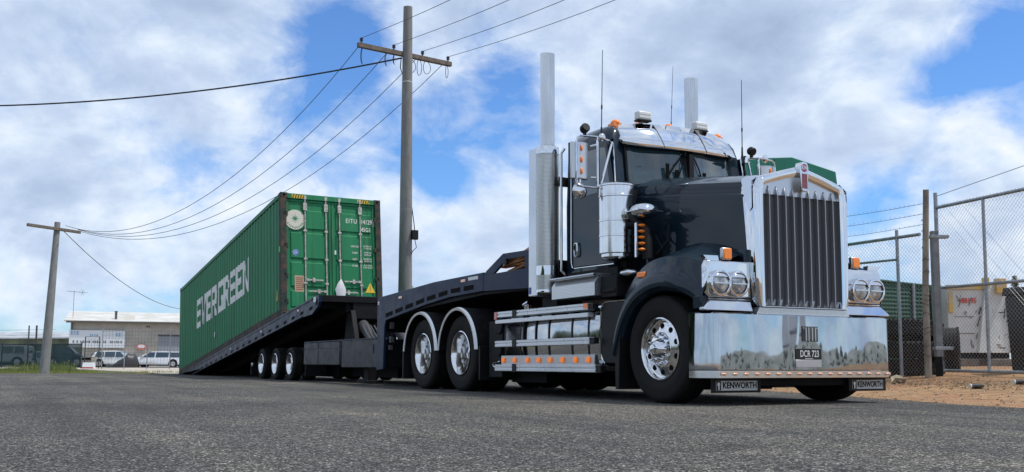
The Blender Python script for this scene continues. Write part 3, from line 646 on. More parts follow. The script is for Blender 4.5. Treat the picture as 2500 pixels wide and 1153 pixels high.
# sun visor
vt = [(-1.24, .77, 3.045), (-1.17, .55, 3.068), (-1.12, .27, 3.078), (-1.11, 0, 3.082)]; vb = [(-1.085, .80, 2.80), (-1.00, .55, 2.775), (-.93, .27, 2.765), (-.905, 0, 2.76)]
rows = []
for s in (-1, 1):
    seq = list(zip(vt, vb)) if s < 0 else list(zip(vt, vb))[-2::-1]
    if s < 0: rows.append([(-1.40, -.80, 3.03), (-1.38, -.815, 2.98), (-1.36, -.83, 2.93), (-1.335, -.83, 2.92)])
    for t_, b_ in seq:
        r = []
        for k in range(4):
            u = k/3; bul = .012*math.sin(PI*u)
            r.append((t_[0]+(b_[0]-t_[0])*u+bul, s*(t_[1]+(b_[1]-t_[1])*u), t_[2]+(b_[2]-t_[2])*u+bul*.6))
        rows.append(r)
    if s > 0: rows.append([(-1.40, .80, 3.03), (-1.38, .815, 2.98), (-1.36, .83, 2.93), (-1.335, .83, 2.92)])
vi = M().loft(rows, closed=False)
visor = vi.build('sun_visor', chrome, truck, smooth=50); sm = visor.modifiers.new('solid', 'SOLIDIFY'); sm.thickness = .012
def visor_pt(y, u):
    k = 0; ay = abs(y)
    while k < 2 and not (vt[k+1][1] <= ay): k += 1
    f = (vt[k][1]-ay)/(vt[k][1]-vt[k+1][1]); T_, B_ = [[q[k][j]*(1-f)+q[k+1][j]*f for j in range(3)] for q in (vt, vb)]
    bul = .012*math.sin(PI*u); return (T_[0]+(B_[0]-T_[0])*u+bul, y, T_[2]+(B_[2]-T_[2])*u+bul*.6)
for y in (-.36, .22):
    M().tube([visor_pt(y+.03*u, u) for u in (.02, .2, .4, .6, .8, .98)], .005, 4).build('visor_joint', blackp, visor)
# roof lamps, spot lamps, aerials
for y in (-.74, -.42, 0, .40, .72):
    M().ell((-1.33, y, 3.07+.05*(1-abs(y))), .07, .045, .045, 14, 8, -20, 90).box(-1.4, -1.27, y-.05, y+.05, 3.02+.06*(1-abs(y)), 3.065+.05*(1-abs(y))).build('roof_lamp', amber, truck, smooth=40)
for y, z in ((-.45, 3.135), (.36, 3.11)):
    sp = M().box(-1.24, -1.15, y-.088, y+.088, z-.01, z+.085).box(-1.38, -1.2, y-.02, y+.02, z-.05, z-.02).build('spot_lamp', whitepl, truck, bevel=.012)
    M().box(-1.15, -1.146, y-.075, y+.075, z+.048, z+.068).box(-1.15, -1.146, y-.075, y+.075, z+.010, z+.030).build('lens', white, sp, bevel=.0)
    M().box(-1.245, -1.145, y-.09, y+.09, z-.028, z-.01).build('bracket', blackp, sp, bevel=.004)
for (xb_, yb_, zb_), (xt, yt, zt_) in (((-1.0, -1.14, 2.80), (-1.0, -1.118, 3.784)), ((-1.0, .826, 2.80), (-1.0, .838, 3.723)), ((-1.3, .023, 3.10), (-1.3, .064, 3.859))):
    p0 = Vector((xb_, yb_, zb_)); p1 = Vector((xt, yt, zt_)); th = .003 if yb_ == .023 else .0048
    an = M().tube([p0, p0.lerp(p1, .12), p0.lerp(p1, .13), p0.lerp(p1, .32), p0.lerp(p1, .33), p0.lerp(p1, .37), p0.lerp(p1, .38), p1], [th*2.6, th*2, th*1.2, th*1.1, th*1.9, th*1.9, th, th*.7], 8)
    an.build('aerial', blackp, truck)
# mirrors
for s in (-1, 1):
    xo = -.97; mr = M(); yi, yo = (1.21, 1.475) if s < 0 else (1.05, 1.30)
    rr_ = [(xo, s*yi, 2.80), (xo, s*(yo-.05), 2.79), (xo, s*(yo-.012), 2.77), (xo, s*yo, 2.70), (xo, s*yo, 2.32), (xo, s*(yo-.012), 2.265), (xo, s*(yo-.05), 2.25), (xo, s*(yi-.04), 2.245)]
    mr.tube(rr_, .0105, 8); mr.tube([(xo, s*yi, 2.80), (xo, s*yi, 2.25)], .012, 8)
    mr.tube([(xo, s*yi, 2.80), (-1.08, s*.95, 2.80)], .011, 8); mr.tube([(xo, s*(yi-.03), 2.25), (-1.06, s*.96, 2.79)], .012, 8); mr.tube([(xo, s*(yi-.03), 2.25), (-1.10, s*.97, 2.27)], .011, 8)
    mr.box(-1.12, -1.05, s*.93-.02, s*.97+.02, 2.75, 2.83); mr.ell((xo, s*1.15, 2.80), .035, .04, .05, 10, 6)
    mr.tube([(xo-.02, s*yi, 2.72), (xo-.04, s*(yi+.06), 2.70)], .009, 6).tube([(xo-.02, s*yi, 2.36), (xo-.04, s*(yi+.06), 2.36)], .009, 6)
    mr = mr.build('mirror_arm', chrome, truck)
    ya, yb = sorted((s*(yo+.045), s*(yo-.175)))
    hs = M().loft([[(-1.05, ya+.01, z), (-1.02, ya, z), (-.985, ya+.05, z), (-.975, (ya+yb)/2, z), (-.985, yb-.05, z), (-1.02, yb, z), (-1.05, yb-.01, z)] for z in (2.33, 2.73)]).build('mirror_housing', alu_m, mr, smooth=50, bevel=.008)
    M().box(-1.075, -1.05, ya+.005, yb-.005, 2.335, 2.725).build('mirror_rim', blackp, mr, bevel=.005)
    for z in (2.66, 2.535, 2.41): M().ell((-.973, (ya+yb)/2-.0, z), .014, .016, .036, 10, 8).build('lamp', amber, hs, smooth=60)
    rm = M().lathe([(.001, .03), (.04, .026), (.078, .010), (.085, 0), (.085, -.02), (.001, -.02)], (-1.0, (ya+yb)/2+.0, 2.205), 'x', 28); mrx = M().tube([(-1.0, s*(yi-.05), 2.205), (-1.0, s*.97, 2.205)], .007, 6).build('mirror_stay', chrome, mr); rm.tube([(-1.0, (ya+yb)/2, 2.2), (-1.0, (ya+yb)/2, 2.35)], .008, 6)
    rm.build('spot_mirror', chrome, mr, smooth=60)
    wl = M().lathe([(.001, .04), (.044, .04), (.05, .03), (.05, -.02), (.032, -.045), (.001, -.045)], (0, 0, 0), 'x', 20); wl.xf(Matrix.Translation((-.98, s*(1.365 if s < 0 else .95), 2.875)) @ Matrix.Rotation(R(-20 if s < 0 else 25), 4, 'Y')); wl.box(-1.0, -.96, s*(1.355 if s < 0 else .94), s*(1.375 if s < 0 else .96), 2.80, 2.85)
    wl.build('work_lamp', blackp, mr, smooth=40)
# exhaust stacks
for s in (-1, 1):
    ex = thing('tmp', None, None) if False else None
    x0, y0 = -2.255, s*1.085
    st_ = M().lathe([(.083, 1.22), (.083, 4.10), (.087, 4.10), (.087, 1.22)], (x0, y0, 0), 'z', 32).lathe([(.0875, 2.93), (.1, 2.935), (.1, 2.965), (.0875, 2.97)], (x0, y0, 0), 'z', 32)
    st_.v = [(x, y, z-(0.008*(x-x0)/.09 if z > 4 else 0)) for x, y, z in st_.v]
    st_ = st_.build('exhaust_stack', alu_stack if 'alu_stack' in globals() else chrome, truck, smooth=50)
    M().lathe([(.138, 0), (.138, .30), (.138, 1.72)], (0, 0, 0), 'z', 40).build('heat_shield', perf_m, st_, smooth=60, loc=(x0, y0, 1.20))
    M().lathe([(.140, 1.20), (.142, 1.23), (.140, 1.24)], (x0, y0, 0), 'z', 32).lathe([(.140, 1.41), (.141, 1.47), (.140, 1.52)], (x0, y0, 0), 'z', 32).lathe([(.140, 2.86), (.141, 2.9), (.135, 2.945), (.09, 2.95)], (x0, y0, 0), 'z', 32).build_each('shield_band', chrome, st_, smooth=40)
    gd = M().box(-2.51, -2.30, s*1.195-.006, s*1.195+.006, 1.175, 2.95).box(-2.51, -2.49, min(s*.80, s*1.19), max(s*.80, s*1.19), 1.175, 2.95)
    gd = gd.build('stack_guard', alu_guard if 'alu_guard' in globals() else alu, st_, bevel=.01)
    if s < 0: M().box(-2.495, -2.445, -1.204, -1.2015, 1.20, 1.28).build('sticker', pbr('sticker_blue', (.05, .08, .35), .5), gd, smooth=0)
    M().box(-2.44, -2.1, min(s*.70, s*1.05), max(s*.7, s*1.05), 1.05, 1.16).box(-2.3, -2.2, min(s*.6, s*1.0), max(s*.6, s*1.0), 1.5, 1.6).box(-2.3, -2.2, min(s*.6, s*1.0), max(s*.6, s*1.0), 2.5, 2.6).build('stack_bracket', steelblack, st_, bevel=.005)
M().box(-2.16, -2.09, -.8, .8, 1.15, 2.75).build('cab_rear_frame', steelblack, truck, bevel=.01)
# air cleaners and intakes
for s in (-1, 1):
    cx, cy = -.82, s*1.075
    ac = M().lathe([(.001, 1.45), (.10, 1.45), (.15, 1.47), (.165, 1.49), (.165, 1.52), (.185, 1.53), (.185, 1.70), (.190, 1.703), (.190, 1.722), (.185, 1.725), (.185, 1.86), (.190, 1.863), (.190, 1.882), (.185, 1.885), (.185, 2.12), (.192, 2.125), (.192, 2.14), (.187, 2.145), (.187, 2.235), (.195, 2.24), (.195, 2.255), (.16, 2.275), (.001, 2.285)], (cx, cy, 0), 'z', 48)
    ac = ac.build('air_cleaner', cleaner_m, truck, smooth=35)
    M().ell((-.44, s*.985, 1.935), .13, .16, .088, 28, 12, 0, 90).ell((-.44, s*.985, 1.935), .12, .15, .075, 28, 12, -90, 0).box(-.56, -.33, s*.985-.155, s*.985+.155, 1.93, 1.938).build('intake_cap', chrome, ac, smooth=60)
    M().tube([(-.62, s*1.0, 1.90), (-.50, s*.98, 1.80), (-.45, s*.96, 1.74), (-.45, s*.94, 1.45)], .055, 12).tube([(-.70, s*1.0, 1.82), (-.52, s*.98, 1.84)], .05, 12).build('intake_pipe', blackp, ac)
    M().box(-.50, -.465, s*1.06-.012, s*1.06+.012, 1.46, 1.82).build('lamp_bar', chrome, ac, bevel=.004)
    for k in range(5): M().ell((-.44, s*1.02, 1.79-k*.062), .028, .042, .017, 12, 8).build('lamp', amber, ac, smooth=60)
    bz = M()
    for z in (1.50, 1.60, 1.70, 2.0): bz.box(-.66, -.60, s*.80-.02, s*.97, z, z+.03)
    bz.tube([(-.58, s*.8, 1.4), (-.40, s*.86, 1.5), (-.30, s*.80, 1.62), (-.32, s*.77, 1.8)], .016, 6).tube([(-.5, s*.79, 1.4), (-.34, s*.84, 1.55), (-.5, s*.80, 1.7)], .012, 6)
    bz.build('bracket_hoses', steelblack, ac, bevel=.002)
    # battery/step box with tread plate, and tank assembly
    sb = M().loft([[(-1.93, s*1.22, 1.245), (-1.93, s*1.22, 1.10), (-1.93, s*.80, 1.10), (-1.93, s*.80, 1.33), (-1.93, s*1.16, 1.33)], [(-1.03, s*1.22, 1.245), (-1.03, s*1.22, 1.10), (-1.03, s*.80, 1.10), (-1.03, s*.80, 1.33), (-1.03, s*1.16, 1.33)]])
    sb = sb.build('step_box', tread, truck, smooth=0, bevel=.004)
    M().tube([(-1.95, s*1.225, 1.325), (-1.02, s*1.225, 1.325)], .018, 8).prism([(s*1.225, 1.31), (s*1.225, 1.34), (s*1.0, 1.345), (s*1.0, 1.335)], 'x', -1.95, -1.02).build('step_tread', tread, sb, smooth=30)
    M().box(-1.0, -.70, min(s*.8, s*1.16), max(s*.8, s*1.16), 1.07, 1.30).box(-.95, -.72, s*1.165-.01, s*1.165+.01, 1.12, 1.16).build('battery_box', steelblack, truck, bevel=.01)
    M().ell((-.62, s*1.05, 1.31), .12, .1, .05, 16, 8).build('horn_cover', alu, truck, smooth=60)
    # fuel tank
    cy_, cz_ = s*.88, .64
    sec = [(cy_+s*(a*.30), cz_+b_*.34) for a, b_ in [(-1, -.8), (-.8, -1), (.55, -1), (.85, -.9), (.98, -.6), (1.02, 0), (1.0, .6), (.88, .9), (.6, 1), (-.8, 1), (-1, .8)]]
    sec = [p for p in resamp(sec+[sec[0]], 60)[:-1]]
    for _ in range(2): sec = [((sec[i-1][0]+sec[i][0]+sec[(i+1) % 59][0])/3, (sec[i-1][1]+sec[i][1]+sec[(i+1) % 59][1])/3) for i in range(59)]
    def secat(x, k): return [(x, cy_+(p[0]-cy_)*k, cz_+(p[1]-cz_)*k) for p in sec]
    xs_ = [-3.18, -3.15]+[-3.15+i*.1 for i in range(1, 22)]+[-.99, -.96]
    tk = M().loft([secat(-3.19, .9)]+[secat(x, 1.0) for x in (-3.16, -1.0)]+[secat(-.97, .9)]).build('fuel_tank', tank_m, truck, smooth=50)
    for xc, w_ in ((-3.13, .028), (-2.74, .022), (-2.66, .022), (-2.36, .024), (-2.05, .024), (-1.54, .026), (-1.20, .026)):
        M().loft([secat(xc-w_/2, 1.006), secat(xc-w_/2, 1.03), secat(xc+w_/2, 1.03), secat(xc+w_/2, 1.006)], caps=False).build('tank_strap', blackp, tk, smooth=0)
    M().cyl((-2.95, s*.95, .95), (-2.95, s*.97, 1.10), .05).tube([(-3.02, s*.98, 1.10), (-2.9, s*.98, 1.13)], .03, 8).build('filler_cap', chrome, tk)
    for zc, h_, xa, xb_ in ((.985, .075, -3.30, -1.12), (.62, .08, -3.30, -1.10), (.325, .085, -3.30, -.98)):
        hp = [(1.235, zc-h_/2), (1.25, zc-h_/2+.006), (1.25, zc-h_*.12), (1.243, zc-h_*.08), (1.243, zc+h_*.08), (1.25, zc+h_*.12), (1.25, zc+h_/2-.006), (1.235, zc+h_/2), (1.16, zc+h_/2), (1.16, zc-h_/2)]
        rl = M().prism([(s*a, b_) for a, b_ in hp], 'x', xa, xb_).build('side_rail', alu_rail, truck, smooth=0, bevel=.002)
        M().box(-2.83, -2.73, s*1.2515-.0035, s*1.2515+.0035, zc-h_/2-.006, zc+h_/2+.006).box(xb_, xb_+.09, min(s*1.17, s*1.24), max(s*1.17, s*1.24), zc-h_*.4, zc+h_*.4).build_each('rail_clamp', blackp, rl, smooth=0)
        M().box(-2.80, -2.76, min(s*.9, s*1.18), max(s*.9, s*1.18), zc-.03, zc+.01).box(-1.6, -1.55, min(s*.9, s*1.18), max(s*.9, s*1.18), zc-.03, zc+.01).build('rail_arm', steelblack, rl, smooth=0)
        if zc > .9:
            sc_ = M().prism([(s*a, b_) for a, b_ in [(1.255, .875), (1.255, .915), (1.25, .92), (1.18, .92), (1.18, .875)]], 'x', -3.28, -1.11).build('lower_flange', alu_rail, rl, smooth=0, bevel=.002)
            M().box(-1.20, -1.115, s*1.2515-.004, s*1.2515+.004, .965, 1.02).build('end_lamp', amber, rl, bevel=.002)
            M().box(-3.31, -3.24, s*1.2515-.004, s*1.2515+.004, .925, 1.02).build('rear_lamp', red, rl, bevel=.002)
    lp = M().box(-3.19, -1.05, s*1.20-.012, s*1.20+.012, .365, .475).build('lamp_panel', alu_m, truck, bevel=.003)
    for x in (-3.125, -2.833, -2.514, -2.238, -1.973, -1.701, -1.423, -1.166):
        M().box(x-.038, x+.038, s*1.22-.012, s*1.22+.010, .388, .450).build('side_lamp', amber_lit, lp, bevel=.012)
    M().tube([(-3.30, s*1.20, .30), (-3.42, s*1.20, .34), (-3.45, s*1.20, .36), (-3.42, s*1.20, .39), (-3.25, s*1.20, .40)], .009, 6).build('step_hoop', chrome, truck)
    # rounded cover ahead of the tanks
    cv = M().prism(arc(-.88, .92, .10, 180, 90, 6)+[(-.52, 1.02), (-.60, .75), (-.68, .55), (-.70, .38)]+arc(-.86, .50, .12, 270, 180, 6), 'y', min(s*.85, s*1.17), max(s*.85, s*1.17)).build('tank_cover', blackp, truck, smooth=40, bevel=.01)
    M().tube([(-.52, s*1.172, 1.025)]+[(x, s*1.172, z) for x, z in arc(-.88, .92, .103, 90, 180, 6)]+[(x, s*1.172, z) for x, z in arc(-.86, .50, .123, 180, 250, 5)], .007, 6).build('cover_trim', chrome, cv)
    # drive mudguards
    for x in (-4.54, -5.86):
        def gp(a, r): return (x+r*math.cos(R(a)), .52+r*math.sin(R(a)))
        an_ = [4+172*i/28 for i in range(29)]
        sk = M().loft([[(gp(a, .615)[0], s*1.205, gp(a, .615)[1]), (gp(a, .625)[0], s*1.20, gp(a, .625)[1]), (gp(a, .625)[0], s*.55, gp(a, .625)[1]), (gp(a, .615)[0], s*.55, gp(a, .615)[1])] for a in an_]).build('mudguard', steelblack, truck, smooth=50)
        M().loft([[(gp(a, .585)[0], s*1.213, gp(a, .585)[1]), (gp(a, .585)[0], s*1.222, gp(a, .585)[1]), (gp(a, .618)[0], s*1.228, gp(a, .618)[1]), (gp(a, .63)[0], s*1.19, gp(a, .63)[1])] for a in an_]).build('guard_edge', alu_edge, sk, smooth=50)
    M().box(-3.86, -3.83, min(s*.62, s*1.2), max(s*.62, s*1.2), .16, .60).build('mudflap', blackp, truck, bevel=.004)
    M().box(-6.56, -6.52, min(s*.62, s*1.2), max(s*.62, s*1.2), .14, .66).build('mudflap', blackp, truck, bevel=.004)
    M().box(-3.72, -3.34, min(s*.55, s*1.12), max(s*.55, s*1.12), .2, .92).cyl((-3.42, s*1.12, .85), (-3.42, s*1.14, .85), .10).cyl((-3.42, s*1.12, .55), (-3.42, s*1.14, .55), .08).build('air_tank_box', steelblack, truck, bevel=.02)
M().tube([(-2.15, -.35, 1.35), (-2.7, -.4, 1.5), (-3.3, -.3, 1.3), (-3.6, -.2, 1.1)], .02, 6).tube([(-2.15, -.2, 1.35), (-2.8, -.2, 1.45), (-3.6, -.05, 1.1)], .02, 6).build('air_hose', blackp, truck)
cmr = M().box(-2.72, -2.66, -1.02, -.94, 1.94, 2.02).tube([(-2.69, -.98, 1.94), (-2.62, -.95, 1.87), (-2.5, -.9, 1.84)], .008, 6).build('rear_work_lamp', pbr('lamp_navy', (.02, .02, .08), .4), truck, bevel=.006)
# ================================================================ THE TILT-DECK TRAILER
TL = Vector((-14.03, .055, 0)); TA = R(.9)
trailer = thing('tilt_trailer', 'dark blue tilting deck trailer on three axles, coupled behind the black prime mover', 'trailer', TL, TA)
TILT = 6.791
def deckz(x): return 1.4221+math.tan(R(TILT))*x            # deck surface height at local x
# tilting deck: side rails with slots, cross beams, front bulkhead
def rail_shape():
    top = [(2.70, deckz(2.6)), (2.55, deckz(2.55)+.0)]
    return [(2.78, deckz(2.62)-.01), (2.6, deckz(2.6)), (-11.75, deckz(-11.75)+.0), (-11.95, deckz(-11.95)-.005), (-8.0, deckz(-8)-.30+.06), (1.7, deckz(1.7)-.30), (2.35, deckz(2.35)-.34), (2.70, deckz(2.6)-.24), (2.78, deckz(2.6)-.14)]
for s in (-1, 1):
    rs = rail_shape(); rs = [(x, max(z, .015)) for x, z in rs]
    dk = M().prism(rs, 'y', s*1.22-.03, s*1.22+.03)
    dk = dk.build('deck_rail', paint2, trailer, smooth=0, bevel=.006)
    sl_ = M()
    for k in range(20):
        x = 2.15-k*.62; w_ = .22
        if deckz(x)-.30 < .1: continue
        sl_.add([(x+w_*0, s*1.252, deckz(x)-.24), (x+w_, s*1.252, deckz(x+w_)-.24), (x+w_*1.1, s*1.252, deckz(x+w_)-.175), (x+w_*.1, s*1.252, deckz(x)-.175)], [(0, 1, 2, 3)])
    sl_.add([(2.58, s*1.252, deckz(2.6)-.20), (2.70, s*1.252, deckz(2.6)-.19), (2.71, s*1.252, deckz(2.6)-.07), (2.60, s*1.252, deckz(2.6)-.10)], [(0, 1, 2, 3)])
    sl_.build('lashing_slot', blackflat, dk, smooth=0)
    fl_ = M()
    for xa, xb_ in ((-11.6, 2.4),): fl_.prism([(xa, deckz(xa)-.03), (xb_, deckz(xb_)-.03), (xb_, deckz(xb_)-.045), (xa, deckz(xa)-.045)], 'y', s*1.25, s*1.262)
    fl_.prism([(-9.6, .02), (1.7, deckz(1.7)-.30), (1.7, deckz(1.7)-.28), (-9.6, .035)], 'y', s*1.25, s*1.275)
    fl_.build('rail_flange', paint2, dk, smooth=0)
    for x in (1.4, -1.6, -4.7):
        M().box(x-.05, x+.05, s*1.25-.008, s*1.25+.008, deckz(x)-.13, deckz(x)-.09).build('side_lamp', amber_p if x > 0 else whitepl, dk, bevel=.003)
    M().box(2.44, 2.60, s*1.251-.003, s*1.251+.003, deckz(2.5)-.12, deckz(2.5)-.015).build('reflector', whitepl, dk)
dp_ = M()
dp_.prism([(-11.9, .012), (2.6, deckz(2.6)-.03), (2.6, deckz(2.6)-.06), (-11.6, .002+.0)], 'y', -1.2, 1.2)
for k in range(22): x = 2.3-k*.6; dp_.box(x-.03, x+.03, -1.2, 1.2, max(deckz(x)-.2, .02), deckz(x)-.05)
for s in (-1, 1): dp_.prism([(2.6, deckz(2.6)-.05), (2.6, deckz(2.6)-.32), (-7.5, max(.02, deckz(-7.5)-.36)), (-10.4, .012), (-10.4, deckz(-10.4)-.05)], 'y', s*.55-.06, s*.55+.06)
dp_.build('deck', steelblack, trailer, smooth=0)
M().box(2.60, 2.72, -1.24, 1.24, deckz(2.6)-.13, deckz(2.6)+.005).box(2.55, 2.70, -.5, .5, deckz(2.6)-.45, deckz(2.6)-.13).box(2.4, 2.66, .30, .42, deckz(2.6)-.48, deckz(2.6)-.1).build('deck_headstock', steelblack, trailer, bevel=.008)
# lower chassis
lc = M()
for s in (-1, 1): lc.box(-2.9, 6.3, s*.48-.07, s*.48+.07, .42, .74)
lc.box(1.7, 6.2, -.55, .55, .36, .78); lc.box(5.6, 6.25, -1.15, 1.15, .30, .78)
lc.box(-2.9, -2.7, -.9, .9, .35, .6)
for x in (-1.81, -.61, .58): lc.cyl((x, -1.0, .36), (x, 1.0, .36), .06); lc.box(x-.3, x+.1, -.6, -.5, .3, .5); lc.box(x-.3, x+.1, .5, .6, .3, .5)
lc.box(4.6, 6.2, .1, 1.1, .5, .79); lc.box(1.9, 4.4, -.2, 1.0, .10, .5); lc.box(4.9, 6.1, -.3, .9, .12, .5); lc.box(-2.4, 1.3, -.3, .3, .08, .45)  # low boxes added to black out the gap below the trailer
lc.box(-2.6, 1.6, -.45, .45, .40, .60)
lc.prism([(2.3, .6), (3.1, .6), (2.7, 1.45), (2.45, 1.45)], 'y', .25, .35); lc.prism([(2.3, .6), (3.1, .6), (2.7, 1.45), (2.45, 1.45)], 'y', -.55, -.45)
lc.build('chassis', steelblack, trailer, smooth=0, bevel=.006)
for s in (-1, 1):
    tb = M()
    tb.box(1.83, 4.10, s*1.10-.13, s*1.10+.13, .34, .79); tb.box(4.12, 5.98, s*1.09-.13, s*1.09+.13, .30, .80)
    tb = tb.build('toolbox', paint2d, trailer, bevel=.012)
    M().box(1.83, 2.76, s*1.232-.006, s*1.232+.008, .66, .78).box(2.80, 4.05, s*1.232-.006, s*1.232+.008, .66, .78).box(1.83, 2.76, s*1.232-.006, s*1.232+.004, .35, .64).box(2.80, 4.05, s*1.232-.006, s*1.232+.004, .35, .64).build('lid', paint2d, tb, bevel=.004)
    M().box(1.85, 5.95, s*1.23-.012, s*1.23+.012, .795, .81).box(5.70, 5.78, s*1.225-.004, s*1.225+.006, .55, .70).build('edge_strip', paint2, tb)
    for x in (-1.81, -.61, .58): dual_wheel(trailer, x, s, 1.07, .36, .36, .225, .22, blackp)
    M().box(1.30, 1.34, s*.85-.2, s*.85+.25, .10, .55).build('mudflap', blackp, trailer, bevel=.004)
    M().box(-3.3, -3.26, s*.85-.2, s*.85+.25, .08, .40).build('mudflap', blackp, trailer, bevel=.004)
    M().ell((-2.75, s*1.15, .34), .05, .03, .05, 12, 8).build('tail_lamp', glass_c, trailer)
# gooseneck
for s in (-1, 1):
    gk = [(6.02, .26), (6.02, 1.475), (6.08, 1.485), (8.34, 1.585), (9.95, 1.60), (10.04, 1.60), (10.50, 1.80), (11.75, 1.77), (11.75, 1.28), (9.95, 1.345), (8.92, 1.325), (8.05, 1.26), (6.42, 1.085), (6.36, .98), (6.33, .28)]
    outer = M()
    # side plate with the framed opening near the headboard
    outer.prism([(6.02, .26), (6.02, 1.475), (6.08, 1.485), (8.34, 1.585), (9.95, 1.60), (9.95, 1.345), (8.92, 1.325), (8.05, 1.26), (6.42, 1.085), (6.36, .98), (6.33, .28)], 'y', s*1.235-.02, s*1.235+.02)
    gside = outer.build('gooseneck_side', paint2, trailer, smooth=0, bevel=.008)
    hb = M().prism([(9.95, 1.345), (9.95, 1.56), (11.75, 1.56), (11.75, 1.285)], 'y', s*1.235-.017, s*1.235+.017)
    hb.prism([(9.95, 1.56), (10.03, 1.61), (10.50, 1.80), (10.60, 1.72), (10.25, 1.56)], 'y', s*1.235-.017, s*1.235+.017).prism([(10.50, 1.80), (11.75, 1.77), (11.75, 1.69), (10.60, 1.72)], 'y', s*1.235-.017, s*1.235+.017).prism([(11.08, 1.56), (11.08, 1.71), (11.75, 1.70), (11.75, 1.56)], 'y', s*1.235-.017, s*1.235+.017)
    hb = hb.build('headboard_frame', paint2, trailer, smooth=0, bevel=.004)
    M().box(10.45, 10.62, s*1.245-.02, s*1.245+.02, 1.655, 1.70).build('frame_lamp', blackp, hb, bevel=.004)
    sl_ = M()
    for k in range(9):
        if k in (0, ): pass
        x = 6.42+k*.42; w_ = .30 if k not in (7, 8) else .30
        if x > 9.6: break
        zt = lambda x: (1.105+(x-6.42)*.1075)+.065 if x < 8.05 else (1.28+(x-8.05)*.075)+.065 if x < 8.92 else 1.345+.065+(x-8.92)*.02
        sl_.add([(x, s*1.2585, zt(x)-.035), (x+w_, s*1.2585, zt(x+w_)-.035), (x+w_, s*1.2585, zt(x+w_)+.03), (x, s*1.2585, zt(x)+.03)], [(0, 1, 2, 3)])
    sl_.build('lashing_slot', blackflat, gside, smooth=0)
    for x, z in ((7.05, 1.43), (9.35, 1.53)):
        M().box(x-.08, x+.06, s*1.256-.006, s*1.256+.008, z-.02, z+.02).build('side_lamp', amber_p, gside, bevel=.004)
    M().box(9.50, 9.80, s*1.257-.002, s*1.257+.002, 1.52, 1.565).box(6.06, 6.12, s*1.257-.002, s*1.257+.002, 1.36, 1.42).build('decal', whitepl, gside)
    M().box(6.40, 6.46, s*1.15-.03, s*1.15+.03, .95, 1.06).box(6.40, 6.46, s*1.15-.03, s*1.15+.03, .72, .82).box(6.395, 6.43, s*1.16-.03, s*1.16+.03, .60, .68).build_each('valve_block', alu_m, gside)
gd_ = M()
gd_.prism([(6.05, 1.44), (8.34, 1.55), (11.7, 1.55), (11.7, 1.28), (9.9, 1.30), (8.0, 1.22), (6.05, 1.10)], 'y', -1.21, 1.21)
gd_.box(6.0, 6.2, -1.2, 1.2, .9, 1.3); gd_.box(6.02, 6.14, .2, 1.2, .3, 1.2)
gd_.build('gooseneck_deck', steelblack, trailer, bevel=.006)
hr = M()
for s in (-1, 1): hr.cyl((3.0-.25, s*.35+.05, 1.15), (3.75, s*.35+.05, .62), .115, None, 20)
hr = hr.mat(1)
for s in (-1, 1): hr.cyl((2.45, s*.35+.05, 1.33), (2.8, s*.35+.05, 1.12), .06, None, 16)
hr.build_each('hydraulic_ram', [pbr('ram_grey', (.07, .07, .072), .45, .2), chrome], trailer)
hs_ = M()
for k in range(5): hs_.tube([(3.2+.05*k, -.15-.1*k, 1.12), (3.6+.04*k, -.2-.1*k, .95), (3.9+.06*k, -.15-.1*k, .68)], .018, 6)
hs_.build_each('hydraulic_hose', pbr('hose_grey', (.05, .05, .05), .5), trailer)
lg = M().box(4.6, 4.85, -.95, -.8, .06, .6).box(4.5, 4.95, -1.05, -.7, .03, .07).box(4.6, 4.85, .8, .95, .06, .6).box(4.5, 4.95, .7, 1.05, .03, .07).build_each('landing_leg', steelblack, trailer, bevel=.006)
# timber behind the headboard frame: loose dunnage lying on the gooseneck
tm = M(); rt = random.Random(5)
T0 = Matrix.Translation(TL) @ Matrix.Rotation(TA, 4, 'Z')
for k in range(9):
    x = 10.12+rt.uniform(0, .12); z = 1.60+.026*k; T = T0 @ Matrix.Translation((10.6+.03*k, -1.10+rt.uniform(-.03, .08), z+.01)) @ Matrix.Rotation(R(rt.uniform(-8, 8)), 4, 'Z') @ Matrix.Rotation(R(-rt.uniform(1, 9)), 4, 'Y')
    tm.box(-.42, .46, -.05, .05, -.012, .012, T)
tag(tm.build('timber_dunnage', dirty(pbr('raw_timber', (.6, .28, .12), .8), (.45, .18, .07), (.72, .40, .2), 8, .3, .7), smooth=0), 'reddish sawn timber pieces piled inside the trailer headboard frame', 'timber')
